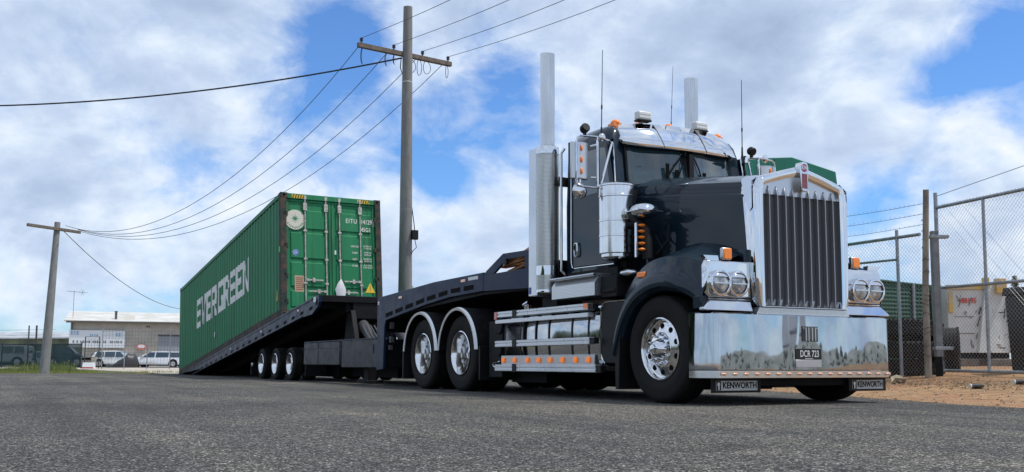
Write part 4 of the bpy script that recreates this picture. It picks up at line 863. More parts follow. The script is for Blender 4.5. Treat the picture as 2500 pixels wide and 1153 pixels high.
# ================================================================ THE CONTAINER
CL, CW, CH = 12.19, 2.438, 2.896
co = Vector((-14.0337, -1.1643, 1.4221)); cy_a = R(.8973); ct = R(6.7912)
ex_ = Vector((math.cos(cy_a)*math.cos(ct), math.sin(cy_a)*math.cos(ct), math.sin(ct))); ey_ = Vector((-math.sin(cy_a), math.cos(cy_a), 0)); ez_ = ex_.cross(ey_)
cont = thing('shipping_container', 'long green corrugated shipping container with white lettering, tilted on the trailer deck', 'container', co)
cont.rotation_euler = Matrix((ex_, ey_, ez_)).transposed().to_euler()
def green_mat(name, c1, c2, rust=.62):
    m = pbr(name, c1, .55, 0, Specular_IOR_Level=.35); N, b = nodes(m); t = N.n('ShaderNodeTexCoord').outputs['Object']
    mp = N.n('ShaderNodeMapping', {0: t}); mp.inputs['Scale'].default_value = (1, 1, .25)
    a = N.noise(mp.outputs[0], 2.2, 6, .62); r_ = N.noise(mp.outputs[0], 5, 8, .7); r2 = N.noise(t, 17, 6, .7)
    c = N.ramp(a, [(.3, c1), (.7, c2)])
    rm_ = N.m('ADD', N.m('MULTIPLY', r_, .65), N.m('MULTIPLY', r2, .35))
    c = N.mix(N.ramp(rm_, [(rust, 0), (rust+.05, .85)]), c, (.10, .045, .025))
    c = N.mix(N.ramp(N.noise(t, 60, 3, .6), [(.35, .25), (.7, 0)]), c, (.02, .05, .03))
    mv = N.n('ShaderNodeMapping', {0: t}); mv.inputs['Scale'].default_value = (3.2, 3.2, .16)
    c = N.mix(N.ramp(N.noise(mv.outputs[0], 2.6, 6, .6), [(.52, 0), (.66, .55)]), c, (.012, .06, .03))
    c = N.mix(N.ramp(N.noise(mv.outputs[0], 5.1, 5, .65), [(.60, 0), (.72, .5)]), c, (.16, .30, .20))
    N.t.links.new(c, b.inputs['Base Color']); return m
cgreen = green_mat('container_green', (.005, .178, .064), (.011, .218, .083), .605)
cgreen_d = green_mat('container_door_green', (.006, .19, .070), (.012, .23, .090), .62)
rusty = dirty(pbr('rusty_frame', (.05, .06, .05), .8), (.012, .03, .025), (.09, .05, .035), 5, .42, .62)
# side profile: trapezoidal corrugation, u = distance from the door end
PT = .278; 
def corr(u):
    if u < .16 or u > CL-.16: return 0.0
    t = ((u-.16) % PT)/PT
    return 0 if t < .27 else (t-.27)/.23 if t < .5 else 1 if t < .77 else (1-t)/.23
ub = [0, .16]
k = .16
while k < CL-.16-PT: ub += [k+PT*.27, k+PT*.5, k+PT*.77, k+PT]; k += PT
ub += [CL]
dpt = .024
for s, y0 in ((-1, 0), (1, CW)):
    w_ = M(); n = len(ub)
    def yy(u): return y0+(-s)*(.012+dpt*corr(u))
    w_.v = [(-u, yy(u+1e-6), z) for u in ub for z in (.17, CH-.12)]; w_.f = [(2*i, 2*i+2, 2*i+3, 2*i+1) for i in range(n-1)]; w_.mi = [0]*len(w_.f)
    side = w_.build('side_panel', cgreen, cont, smooth=0)
    if s < 0: side_near = side
rf = M().box(-CL+.05, -.05, .05, CW-.05, CH-.06, CH-.02).build('roof_panel', cgreen, cont, smooth=0)
fl2 = M().box(-CL+.1, -.1, .06, CW-.06, .10, .17)
for k in range(30): fl2.box(-.4-k*.39, -.34-k*.39, .06, CW-.06, .02, .10)
fl2.build('floor', rusty, cont, smooth=0)
M().box(-CL+.05, -CL+.08, .06, CW-.06, .1, CH-.1).build('end_panel', cgreen, cont, smooth=0)
for y in (0, CW):
    a_ = .0 if y == 0 else -.06
    M().box(-CL+.16, -.16, y+a_, y+a_+.06, CH-.11, CH-.012).build('top_rail', cgreen, cont, bevel=.004)
    M().box(-CL+.16, -.16, y+a_, y+a_+.06, .012, .17).build('bottom_rail', rusty if y == 0 else cgreen, cont, bevel=.004)
    for x, mt in ((-.16, rusty), (-CL, cgreen)):
        q_ = 0 if y == 0 else -.14
        M().box(x, x+.16, y+q_, y+q_+.14, .12, CH-.12).build('corner_post', mt, cont, bevel=.008)
        for z in (0, CH-.12):
            cs = M().box(x-.006 if x > -1 else x-.004, x+.166, y+(0 if y == 0 else -.166)-.003*(1 if y == 0 else -1), y+(0 if y == 0 else -.166)+.166, z-.0, z+.12).mat(1)
            cs.lathe([(.001, 0), (.038, 0), (.038, -.02), (.001, -.02)], (x+.168 if x > -1 else x-.005, y+(.085 if y == 0 else -.085), z+.06), 'x', 14)
            cs.build('corner_casting', [rusty, blackflat], cont, bevel=.008)
M().box(-.13, -.01, .14, CW-.14, CH-.13, CH-.01).build('door_header', cgreen_d, cont, bevel=.005)
M().box(-.13, -.01, .14, CW-.14, .0, .15).build('door_sill', rusty, cont, bevel=.005)
hzd = M().mat(0)
for y0 in (.27, CW-.58):
    hzd.mat(0).box(-.0095, -.0085, y0, y0+.30, CH-.115, CH-.03).mat(1)
    for k in range(5): hzd.add([(-.008, y0+.01+k*.06, CH-.113), (-.008, y0+.03+k*.06, CH-.113), (-.008, y0+.06+k*.06, CH-.032), (-.008, y0+.04+k*.06, CH-.032)], [(0, 1, 2, 3)])
hzd.build('hazard_marking', [pbr('hazard_yellow', (.55, .36, .03), .6), blackflat], cont, smooth=0)
def door_leaf(ya, yb):
    d = M(); zs = [.155, .25, .30, .36, .80, .86, .92, 1.42, 1.48, 1.54, 2.06, 2.12, 2.18, 2.60, 2.74]
    d.box(-.12, -.07, ya, yb, .155, CH-.135)
    # pressed panels: bands standing proud between recessed horizontal grooves
    for za, zb in ((.22, .62), (.70, 1.28), (1.36, 1.98), (2.06, 2.52)):
        d.loft([[(-.07, ya+.09, za), (-.07, yb-.09, za), (-.07, yb-.09, zb), (-.07, ya+.09, zb)], [(-.045, ya+.115, za+.02), (-.045, yb-.115, za+.02), (-.045, yb-.115, zb-.02), (-.045, ya+.115, zb-.02)]])
    for a, b_ in ((ya, ya+.06), (yb-.06, yb)): d.box(-.07, -.048, a, b_, .155, CH-.135)
    d.box(-.07, -.048, ya+.06, yb-.06, .155, .20); d.box(-.07, -.048, ya+.06, yb-.06, CH-.19, CH-.135)
    return d
galv2 = dirty(pbr('lock_rod_zinc', (.42, .40, .36), .5, .35), (.30, .25, .20), (.52, .51, .48), 14, .35, .6)
for di, (ya, yb, rods) in enumerate(((.145, 1.213, (.58, 1.08)), (1.225, CW-.145, (1.41, 1.92)))):
    lf = door_leaf(ya, yb).build('door', cgreen_d, cont, smooth=0, bevel=.004)
    for yr in rods:
        rd_ = M().cyl((-.025, yr, .06), (-.025, yr, CH-.07), .017, None, 12)
        for z in (.25, .78, 1.35, 2.02, 2.58): rd_.box(-.05, -.004, yr-.04, yr+.04, z-.022, z+.022)
        rd_.box(-.045, -.002, yr-.03, yr+.03, CH-.13, CH-.04).box(-.045, -.0, yr-.03, yr+.03, .04, .13).box(-.05, -.0, yr-.045, yr+.045, 2.50, 2.68)
        rd_ = rd_.build('lock_rod', galv2, lf, bevel=.003)
        zh = .86 if yr in (.58, 1.92) else .60; sg_ = 1 if yr < 1 or yr == 1.41 else -1
        M().box(-.022, -.008, *sorted((yr, yr+sg_*.42)), zh-.016, zh+.016).box(-.03, .0, *sorted((yr+sg_*.16, yr+sg_*.22)), zh-.05, zh+.05).box(-.03, .002, *sorted((yr+sg_*.02, yr+sg_*.08)), zh-.03, zh+.03).build('lock_handle', galv2, rd_, bevel=.003)
    hg = M()
    for z in (.35, .95, 1.65, 2.40):
        yh = ya-.02 if di == 0 else yb+.02
        hg.box(-.06, -.0, yh-.05, yh+.05, z-.05, z+.05)
    hg.build_each('hinge', rusty, lf, bevel=.006)
    se = M().box(-.068, -.05, *((yb-.055, yb-.002) if di == 0 else (ya+.002, ya+.03)), .16, CH-.14); se.build('door_gasket', dirty(pbr('gasket', (.03, .035, .03), .9), (.012, .02, .018), (.07, .05, .04), 9), lf)
    XF = -.044
    if di == 0:
        lg_ = M().lathe([(.001, XF+.002), (.235, XF+.002), (.235, XF), (.001, XF)], (0, .35, 2.27), 'x', 48).build('round_sign', pbr('sign_cream', (.62, .60, .50), .6), lf, smooth=0)
        sr = M(); pts = []
        for k in range(16): r = .115 if k % 4 == 0 else (.10 if k % 2 == 0 else .032); pts.append((.35+r*math.sin(k*PI/8), 2.30+r*math.cos(k*PI/8)))
        sr.prism(pts, 'x', XF+.002, XF+.004)
        for k, ch in enumerate('EVERGREEN'):
            a = R(-118-k*15.5+ (0)); a = R(208+k*15.5); c_p = (XF+.003, .35+.19*math.cos(a), 2.27+.19*math.sin(a))
            put_text(sr, ch, .062, c_p, (0, -math.sin(a), math.cos(a)), (0, -math.cos(a), -math.sin(a)), depth=.0006, bold=.0015)
        sr.build('sign_emblem', pbr('sign_green', (.02, .20, .09), .6), lg_, smooth=0)
        M().lathe([(.001, XF+.002), (.075, XF+.002), (.075, XF), (.001, XF)], (0, .36, 1.50), 'x', 24).build('blue_sticker', dirty(pbr('sticker_b', (.1, .2, .45), .6), (.06, .12, .38), (.35, .45, .6), 30, .45, .55), lf, smooth=0)
        dc = M().mat(0).box(XF-.002, XF+.001, .33, .55, .58, .96).mat(1)
        for k in range(7): dc.box(XF+.001, XF+.002, .36, .52, .62+k*.045, .645+k*.045)
        dc.build('document_panel', [pbr('paper_tan', (.42, .33, .22), .8), pbr('paper_print', (.30, .12, .07), .8)], lf, smooth=0)
    else:
        tx = M(); n_ = ((0, 1, 0), (0, 0, 1))
        put_text(tx, 'EITU', .155, (XF+.001, 1.71, 2.33), *n_, sx=.80, depth=.001, bold=.002, space=1.15)
        put_text(tx, '114129', .155, (XF+.001, 2.055, 2.33), *n_, sx=.72, depth=.001, bold=.002)
        put_text(tx, '45G1', .14, (XF+.001, 2.07, 2.14), *n_, sx=.80, depth=.001, bold=.002)
        put_text(tx, '1', .13, (XF+.001, 2.255, 2.33), *n_, depth=.001, bold=.001)
        for a in ((2.225, 2.23, 2.25, 2.41), (2.28, 2.285, 2.25, 2.41), (2.225, 2.285, 2.40, 2.41), (2.225, 2.285, 2.25, 2.26)): tx.box(XF, XF+.001, a[0], a[1], a[2], a[3])
        for k, (a, b_, c) in enumerate((('GROSS', '32.500 KG', '71.650 LB'), ('TARE', '3.900 KG', '8.598 LB'), ('NET', '28.600 KG', '63.050 LB'), ('CUBE', '76.3 CU.M', '2.694 CU.FT'))):
            z = 1.72-k*.155
            put_text(tx, a, .062, (XF+.001, 1.78, z), *n_, depth=.001, bold=.001)
            put_text(tx, b_, .052, (XF+.001, 2.10, z+.02), *n_, sx=.9, depth=.001, bold=.0008); put_text(tx, c, .052, (XF+.001, 2.10, z-.035), *n_, sx=.9, depth=.001, bold=.0008)
        tx.build('container_lettering', pbr('letter_white', (.66, .66, .60), .6), lf, smooth=0)
        wt = M().prism([(2.02, .62), (2.27, .62), (2.145, .86)], 'x', XF, XF+.002).mat(1).prism([(2.128, .70), (2.162, .70), (2.15, .80), (2.14, .80)], 'x', XF+.002, XF+.003).box(XF+.002, XF+.003, 2.13, 2.16, .66, .68)
        wt.build('warning_triangle', [pbr('warn_yellow', (.75, .50, .03), .6), pbr('warn_brown', (.35, .22, .02), .6)], lf, smooth=0)
        M().box(XF-.02, XF-.012, 1.29, 1.35, 1.50, 1.60).build('white_tag', whitepl, lf, smooth=0)
        bg_ = M().loft([[(-.0, 1.30, .52), (.03, 1.36, .50), (.03, 1.47, .50), (0, 1.52, .54)], [(-.0, 1.27, .66), (.04, 1.34, .66), (.035, 1.46, .67), (0, 1.53, .68)], [(-.0, 1.33, .80), (.03, 1.37, .82), (.03, 1.44, .84), (0, 1.48, .80)], [(-.0, 1.40, .90), (.01, 1.41, .91), (.01, 1.42, .91), (0, 1.43, .90)]])
        bg_.build('document_bag', pbr('bag_plastic', (.62, .62, .63), .3), lf, smooth=60)
# painted side lettering that follows the corrugation, plus small marks
STR = {'E': [[(0, 0), (.26, 0), (.26, 1), (0, 1)], [(.26, 0), (1, 0), (1, .2), (.26, .2)], [(.26, .4), (.88, .4), (.88, .6), (.26, .6)], [(.26, .8), (1, .8), (1, 1), (.26, 1)]],
       'V': [[(0, 1), (.28, 1), (.62, 0), (.38, 0)], [(.38, 0), (.62, 0), (1, 1), (.72, 1)]],
       'R': [[(0, 0), (.26, 0), (.26, 1), (0, 1)], [(.26, .8), (.9, .8), (.86, 1), (.26, 1)], [(.26, .38), (.86, .38), (.9, .56), (.26, .56)], [(.72, .56), (.98, .56), (.98, .8), (.72, .8)], [(.45, .38), (.72, .38), (1, 0), (.72, 0)]],
       'G': [[(0, 0), (.26, 0), (.26, 1), (0, 1)], [(.26, 0), (1, 0), (1, .2), (.26, .2)], [(.26, .8), (1, .8), (1, 1), (.26, 1)], [(.72, .2), (1, .2), (1, .5), (.72, .5)], [(.5, .38), (.72, .38), (.72, .5), (.5, .5)]],
       'N': [[(0, 0), (.26, 0), (.26, 1), (0, 1)], [(.72, 0), (1, 0), (1, 1), (.72, 1)], [(.26, 1), (.26, .72), (.72, 0), (.72, .28)]]}
def clip(poly, x, keep_gt):
    out = []
    for i in range(len(poly)):
        a, b_ = poly[i-1], poly[i]; ia = (a[0] >= x) == keep_gt; ib = (b_[0] >= x) == keep_gt
        if ia != ib: t = (x-a[0])/(b_[0]-a[0]); out.append((x, a[1]+(b_[1]-a[1])*t))
        if ib: out.append(b_)
    return out
lt = M()
u0 = 9.50
for i, ch in enumerate('EVER GREEN'):
    if ch == ' ': u0 -= .12; continue
    for poly in STR[ch]:
        P = [(u0-(a*1.04-.02)*.65, 1.12+b_*.89) for a, b_ in poly]
        for ua, ub_ in zip(ub, ub[1:]):
            q = clip(P, ua, True)
            if len(q) > 2: q = clip(q, ub_, False)
            if len(q) < 3: continue
            ca, cb_ = corr(ua+1e-6), corr(ub_-1e-6)
            if ub_-ua > PT*.3 or ub_-ua < .05: pass
            def yq(u): return .012+dpt*(ca+(cb_-ca)*(u-ua)/(ub_-ua))-.004
            # faded: the ramps facing the door end have lost most of their paint
            base = len(lt.v); lt.add([(-u, yq(u), z) for u, z in q], [tuple(range(len(q)))])
    u0 -= .72
lt.build('side_lettering', dirty(pbr('lettering_white', (.75, .75, .72), .6), (.66, .68, .64), (.85, .85, .82), 8, .3, .7), side_near, smooth=0)
mk = M().box(-6.88, -6.80, .002, .008, .50, .64).mat(1).box(-.13, -.04, -.006, -.002, 1.50, 1.62).mat(2)
mk.prism([(-.40, .40), (-.28, .40), (-.30, .62), (-.33, .66)], 'y', .0, .01)
mk.build_each('small_mark', [whitepl, pbr('green_sticker', (.10, .55, .06), .6), pbr('faded_yellow', (.42, .36, .08), .7)], side_near, smooth=0)
# ================================================================ POLES AND LINES
def gp_(px, py, dep, z=None):
    p = at(px, py, dep); return p if z is None else Vector((p.x, p.y, z))
mb = at(990, 700, 25); mt = at(994.5, 10, 25); mb = Vector((mb.x, mb.y, -.05)); mtp = Vector((mb.x*.3+mt.x*.7, mb.y*.3+mt.y*.7, mt.z))
pole = thing('power_pole', 'tall round concrete power pole behind the trailer, with a timber crossarm', 'power pole', (mb.x, mb.y, 0))
def under(o, parent): o.location = Vector(o.location)-parent.location; return o
under(M().tube([mb, mb.lerp(mtp, .5), mtp], [.195, .155, .115], 28).build('shaft', concrete, pole), pole)
aL, aR = at(871, 104, 24.2), at(1100, 153, 25.85); off = Vector((FW.x, FW.y, 0))*.17
axd = (aR-aL).normalized()
def beam(m, a, b, w, h):
    d = (b-a).normalized(); sd = d.cross(Vector((0, 0, 1))).normalized(); u = sd.cross(d)
    return m.loft([[p+sd*w*i+u*h*j for i, j in ((-1, -1), (1, -1), (1, 1), (-1, 1))] for p in (a, b)])
under(beam(M(), aL+off, aR+off, .055, .06).build('crossarm', timber_grey, pole, smooth=0, bevel=.008), pole)
def insul(p, par):
    m = M().lathe([(.001, 0), (.022, 0), (.022, .05), (.045, .055), (.045, .075), (.025, .085), (.045, .10), (.045, .12), (.03, .14), (.001, .15)], p, 'z', 14)
    return under(m.build('insulator', pbr('porcelain', (.03, .04, .06), .3) if 'porc' not in globals() else porc, par), par)
porc = pbr('porcelain', (.03, .04, .06), .3)
ATT = [aL.lerp(aR, f)+off+Vector((0, 0, .06)) for f in (.035, .37, .68, .965)]
for p in ATT: insul(p, pole)
jl = M()
for f, w, h in ((.05, .06, .42), (.30, .07, .34), (.38, .05, .26), (.64, .09, .42), (.72, .14, .34), (.95, .05, .34), (.52, .2, .42)):
    c = aL.lerp(aR, f)+off*1.1-Vector((0, 0, .05)); jl.tube([c+axd*w*math.sin(t*PI/8*1.0)*(1 if f > .5 else -1)*(1.2 if f == .52 else 1)-Vector((0, 0, h*(1-math.cos(t*PI/8))/2)) for t in range(9)]+[c+axd*(-w*.6*math.sin(t*PI/6))-Vector((0, 0, h*(1+math.cos(t*PI/6))/2)) for t in range(7)], .008, 5)
jl.tube([aL.lerp(aR, .45)-Vector((0, 0, .1))+off, aL.lerp(aR, .44)-Vector((0, 0, .35))+off*1.3, aL.lerp(aR, .46)-Vector((0, 0, .5))+off*1.4, aL.lerp(aR, .52)-Vector((0, 0, .42))+off*1.3], .014, 6)
jl.build_each('jumper_cable', wirem, pole, under_=True)
p_ = mb.lerp(mtp, .385); q_ = p_+RT*.24+FW*-.1
bx = M().box(q_.x-.06, q_.x+.06, q_.y-.08, q_.y+.08, q_.z-.12, q_.z+.12).tube([q_+Vector((0, 0, .1)), q_+Vector((0, 0, .3))-RT*.02, p_+Vector((0, 0, .9))+RT*.12], .014, 5).tube([q_-Vector((0, 0, .1)), q_+RT*.05-Vector((0, 0, .32)), q_-RT*.05-Vector((0, 0, .42)), p_+RT*.15-Vector((0, 0, .5))], .012, 5)
under(bx.build('junction_box', blackp, pole, bevel=.008), pole)
for f in (.795, .452): c = mb.lerp(mtp, f); r = .185-.07*f; under(M().lathe([(r+.001, -.01), (r+.006, 0), (r+.001, .012)], c, 'z', 28).build('band', whitepl, pole), pole)
c = mb.lerp(mtp, .15)+RT*.19; under(M().tube([Vector((c.x, c.y, 0)), Vector((c.x, c.y, 2.35))], .03, 8).build('conduit', whitepl, pole), pole)
# the far leaning pole
fb = at(108, 912, 33.4); ft = at(140.5, 543, 34.2)
fp = thing('power_pole', 'short grey leaning power pole on the grass verge at the far left', 'power pole', (fb.x, fb.y, 0))
under(M().tube([fb-(ft-fb)*.03, ft], [.165, .095], 24).build('shaft', concrete, fp), fp)
bL, bR = at(72, 549, 33.2), at(200, 568, 35.0)
under(beam(M(), bL+FW*-.14, bR+FW*-.14, .05, .05).build('crossarm', timber_grey, fp, smooth=0, bevel=.006), fp)
def wire(a, b, sag, name, label, r=.010, n=24):
    pts = [a.lerp(b, i/n)-Vector((0, 0, sag*4*(i/n)*(1-i/n))) for i in range(n+1)]
    o = M().tube(pts, r, 5).build(name, wirem); return tag(o, label, 'overhead wire', 'overhead wires on the power poles')
BT = [at(160, 551, 34.0), at(178, 556, 34.4), at(190, 561, 34.8), at(198, 566, 35.0)]
aT = [ATT[0]+Vector((0, 0, .0)), aL.lerp(aR, .30)+off-Vector((0, 0, .05)), aL.lerp(aR, .60)+off-Vector((0, 0, .08)), aL.lerp(aR, .90)+off-Vector((0, 0, .06))]
nm_ = ('outermost left end', 'left inner insulator', 'right inner insulator', 'right end')
for i in range(4):
    wire(BT[i], aT[i], (1.75, 1.75, 1.75, 1.8)[i], 'overhead_wire', 'sagging wire from the far left pole to the %s of the tall pole' % nm_[i], .0085)
dn = dirp(-110, 489)
for i in range(4):
    a = ATT[i]+Vector((0, 0, .13)); b_ = a-dn*26; e_ = Vector((b_.x, b_.y, a.z+.5))
    pts = [a-dn*(26*k/20)+Vector((0, 0, 1)) * (4.2*(k/20)**2.6) for k in range(21)]
    tag(M().tube(pts, .007, 5).build('overhead_wire', wirem), 'wire rising to the upper right from the %s of the tall pole crossarm' % nm_[i], 'overhead wire', 'overhead wires on the power poles')
e1 = at(-320, 256, 27.5); wire(e1, aL.lerp(aR, .46)+off-Vector((0, 0, .1)), .45, 'overhead_cable', 'thick black cable running nearly level from the tall pole to the left edge', .022)
wire(at(155, 564, 34), at(500, 752, 62), 1.0, 'service_wire', 'thin service wire slanting down from the far left pole to behind the green container', .013)

# ================================================================ FAR LEFT: SHEDS, CARS AND FENCES
def vz(p, z): return Vector((p.x, p.y, z))
def frame2(px0, d0, px1, d1, y=890):
    "origin, unit direction along a wall line, unit direction into the scene, length"
    a, b_ = at(px0, y, d0), at(px1, y, d1); a.z = 0; b_.z = 0; d = b_-a; L_ = d.length; d.normalize(); n = Vector((-d.y, d.x, 0))
    if n.dot(FW) < 0: n = -n
    return a, d, n, L_
def Tm(a, d, n): return Matrix(((d.x, n.x, 0, a.x), (d.y, n.y, 0, a.y), (0, 0, 1, 0), (0, 0, 0, 1)))
clad = pbr('cream_cladding', (.38, .36, .32), .7); N, b = nodes(clad); t = N.n('ShaderNodeTexCoord').outputs['Object']; sx = N.n('ShaderNodeSeparateXYZ', {0: t})
N.t.links.new(N.n('ShaderNodeBump', {'Height': N.m('SINE', N.m('MULTIPLY', sx.outputs[0], 42.0)), 'Strength': .5, 'Distance': .02}).outputs[0], b.inputs['Normal'])
N.t.links.new(N.ramp(N.noise(t, .7, 5, .6), [(.35, (.32, .30, .26)), (.65, (.42, .40, .36))]), b.inputs['Base Color'])
roofm = dirty(pbr('pale_roof_sheet', (.62, .60, .54), .5, .2), (.56, .53, .46), (.70, .68, .63), .6, .4, .6)
grey_m = pbr('roller_grey', (.24, .27, .31), .5, .2); N, b = nodes(grey_m); t = N.n('ShaderNodeTexCoord').outputs['Object']; sx = N.n('ShaderNodeSeparateXYZ', {0: t})
N.t.links.new(N.n('ShaderNodeBump', {'Height': N.m('SINE', N.m('MULTIPLY', sx.outputs[2], 60.0)), 'Strength': .6, 'Distance': .02}).outputs[0], b.inputs['Normal'])
a, d, n, L_ = frame2(168, 95, 438, 98.6); L_ *= 1.5; S1 = L_/1.5/270          # metres per pixel along the wall
shed = thing('cream_shed', 'cream clad industrial shed with pale roof behind the white cars', 'shed', a); shed.rotation_euler = (0, 0, math.atan2(d.y, d.x)); ih = 4.42
sgn = 1 if Vector((-d.y, d.x, 0)).dot(n) > 0 else -1
X_ = lambda px: (px-168)*S1
M().box(0, X_(300), min(0, sgn*16), max(0, sgn*16), -.2, ih).box(X_(301), L_, min(.0, sgn*16), max(0, sgn*16), -.2, ih).box(X_(299.6), X_(301.4), *sorted((0-sgn*.05, .1)), 0, ih).build('wall', clad, shed, smooth=0)
M().prism([(-sgn*.4, ih-.04), (sgn*8, ih+1.25), (sgn*16.4, ih-.04), (sgn*16.4, ih+.06), (sgn*8, ih+1.36), (-sgn*.4, ih+.08)], 'x', -.6, L_+.5).build('roof', roofm, shed, smooth=0)
M().prism([(-sgn*.02, ih-.03), (sgn*8, ih+1.2), (sgn*15.9, ih-.03)], 'x', .02, .3).build('gable', clad, shed, smooth=0)
M().box(-.4, L_, *sorted((-sgn*.55, -sgn*.36)), ih-.16, ih+.02).tube([(.15, -sgn*.15, ih), (.15, -sgn*.15, 0)], .07, 6).build('gutter', pbr('gutter_brown', (.09, .08, .07), .6), shed, smooth=0)
M().box(X_(272), X_(278), *sorted((sgn*1.0, sgn*1.5)), ih+.0, ih+1.05).box(X_(271), X_(279), *sorted((sgn*.9, sgn*1.6)), ih+1.05, ih+1.12).build('chimney', pbr('flue', (.10, .10, .10), .6), shed, smooth=0)
M().prism([(sgn*.9, ih+.24), (sgn*4.9, ih+.86), (sgn*4.9, ih+.90), (sgn*.9, ih+.28)], 'x', X_(295), X_(322)).build('skylight', pbr('fibre_skylight', (.50, .47, .38), .4), shed, smooth=0)
rd2 = M().box(X_(383), X_(436), *sorted((-sgn*.04, sgn*.1)), 0, 3.05).build('roller_door', grey_m, shed, smooth=0)
M().box(X_(382), X_(437), *sorted((-sgn*.10, -sgn*.045)), 3.06, 3.2).build('door_lintel', pbr('lintel', (.05, .05, .05), .6), rd2, smooth=0)
M().box(X_(352), X_(355), *sorted((-sgn*.06, -sgn*.01)), 3.9, 4.05).box(X_(357), X_(360), *sorted((-sgn*.06, -sgn*.01)), 3.9, 4.05).build('wall_lamp', blackp, shed, smooth=0)
T_ = Matrix.Translation(a) @ Matrix.Rotation(math.atan2(d.y, d.x), 4, 'Z')
sgb = M().box(X_(166), X_(301), *sorted((-sgn*.22, -sgn*.12)), 1.85, 3.55)
sgb.xf(T_); bn = tag(sgb.build('banner', pbr('banner_white', (.62, .66, .70), .5), smooth=0), 'long white banner with blue and black lettering on the cream shed wall', 'banner')
bt = M().mat(0); rb_ = random.Random(8)
def glyphs(m, x0, x1, z0, h, w):
    x = x0
    while x < x1-w:
        if rb_.random() < .14: x += w*.8; continue
        y0_, y1_ = sorted((-sgn*.23, -sgn*.222)); q = rb_.choice(range(4))
        m.box(x, x+w*.22, y0_, y1_, z0, z0+h)
        if q != 1: m.box(x+w*.22, x+w*.72, y0_, y1_, z0+h*.82, z0+h)
        if q != 2: m.box(x+w*.22, x+w*.72, y0_, y1_, z0+h*.4, z0+h*.58)
        if q % 2 == 0: m.box(x+w*.52, x+w*.74, y0_, y1_, z0, z0+h*.45)
        if q == 3: m.box(x+w*.22, x+w*.72, y0_, y1_, z0, z0+h*.18)
        x += w
glyphs(bt, X_(175), X_(298), 2.30, .24, .19); bt.mat(1); glyphs(bt, X_(170), X_(196), 3.1, .34, .26); glyphs(bt, X_(272), X_(297), 2.95, .34, .28); glyphs(bt, X_(215), X_(240), 2.95, .22, .2)
bt.xf(T_); bt.build('banner_lettering', [blackflat, pbr('banner_blue', (.12, .30, .48), .5)], bn, smooth=0)
sg2 = M().loft([[(X_(341)+.50*sx_*math.cos(t*PI/8), y_, 1.95+.30*math.sin(t*PI/8)) for t in range(16)] for sx_, y_ in ((1, -sgn*.12), (1, -sgn*.2))]); sg2.xf(T_)
sg2 = tag(sg2.build('wall_sign', pbr('sign_red', (.55, .18, .16), .5), smooth=0), 'small red and white oval sign on the cream shed wall above the cars', 'sign')
q2 = M().loft([[(X_(341)+.36*math.cos(t*PI/8), y_, 2.02+.16*math.sin(t*PI/8)) for t in range(16)] for y_ in (-sgn*.201, -sgn*.21)]); q2.xf(T_); q2.build('sign_face', whitepl, sg2, smooth=0)
ae = M(); p0 = at(179, 760, 97); ae.tube([p0-Vector((0, 0, .6)), vz(p0, p0.z+2.05)], .03, 5)
c0 = vz(p0, p0.z+1.95); hd_ = (RT*1.0-Vector((0, 0, .10))).normalized(); ae.tube([c0-hd_*.7, c0+hd_*1.25], .025, 5)
for k in range(9): q = c0+hd_*(-.6+k*.22); e = FW*(.32 if k % 2 else .45); ae.tube([q-e, q+e], .015, 4)
ae.tube([c0+hd_*.7-Vector((0, 0, .3)), c0+hd_*.95+Vector((0, 0, .3))], .02, 4).tube([c0+hd_*.95-Vector((0, 0, .3)), c0+hd_*.7+Vector((0, 0, .3))], .02, 4)
tag(ae.build('tv_aerial', galv), 'thin television aerial on a mast at the left end of the shed roof', 'aerial')
a, d, n, L2 = frame2(-260, 118, 166, 112)
sh2 = thing('low_shed', 'long low green shed with grey roof behind the fenced cars at far left', 'shed', a); sh2.rotation_euler = (0, 0, math.atan2(d.y, d.x)); sgn = 1 if Vector((-d.y, d.x, 0)).dot(n) > 0 else -1
M().box(0, L2, *sorted((0, sgn*12)), -.2, 3.1).build('wall', dirty(pbr('green_wall', (.12, .17, .10), .8), (.08, .10, .08), (.16, .21, .13), .5, .4, .6), sh2, smooth=0)
M().prism([(-sgn*.5, 3.1), (sgn*6, 4.0), (sgn*12.4, 3.1), (sgn*12.4, 3.2), (sgn*6, 4.12), (-sgn*.5, 3.25)], 'x', -.5, L2+.5).build('roof', dirty(pbr('grey_roof', (.38, .40, .42), .5), (.30, .32, .34), (.46, .48, .50), .8, .4, .6), sh2, smooth=0)
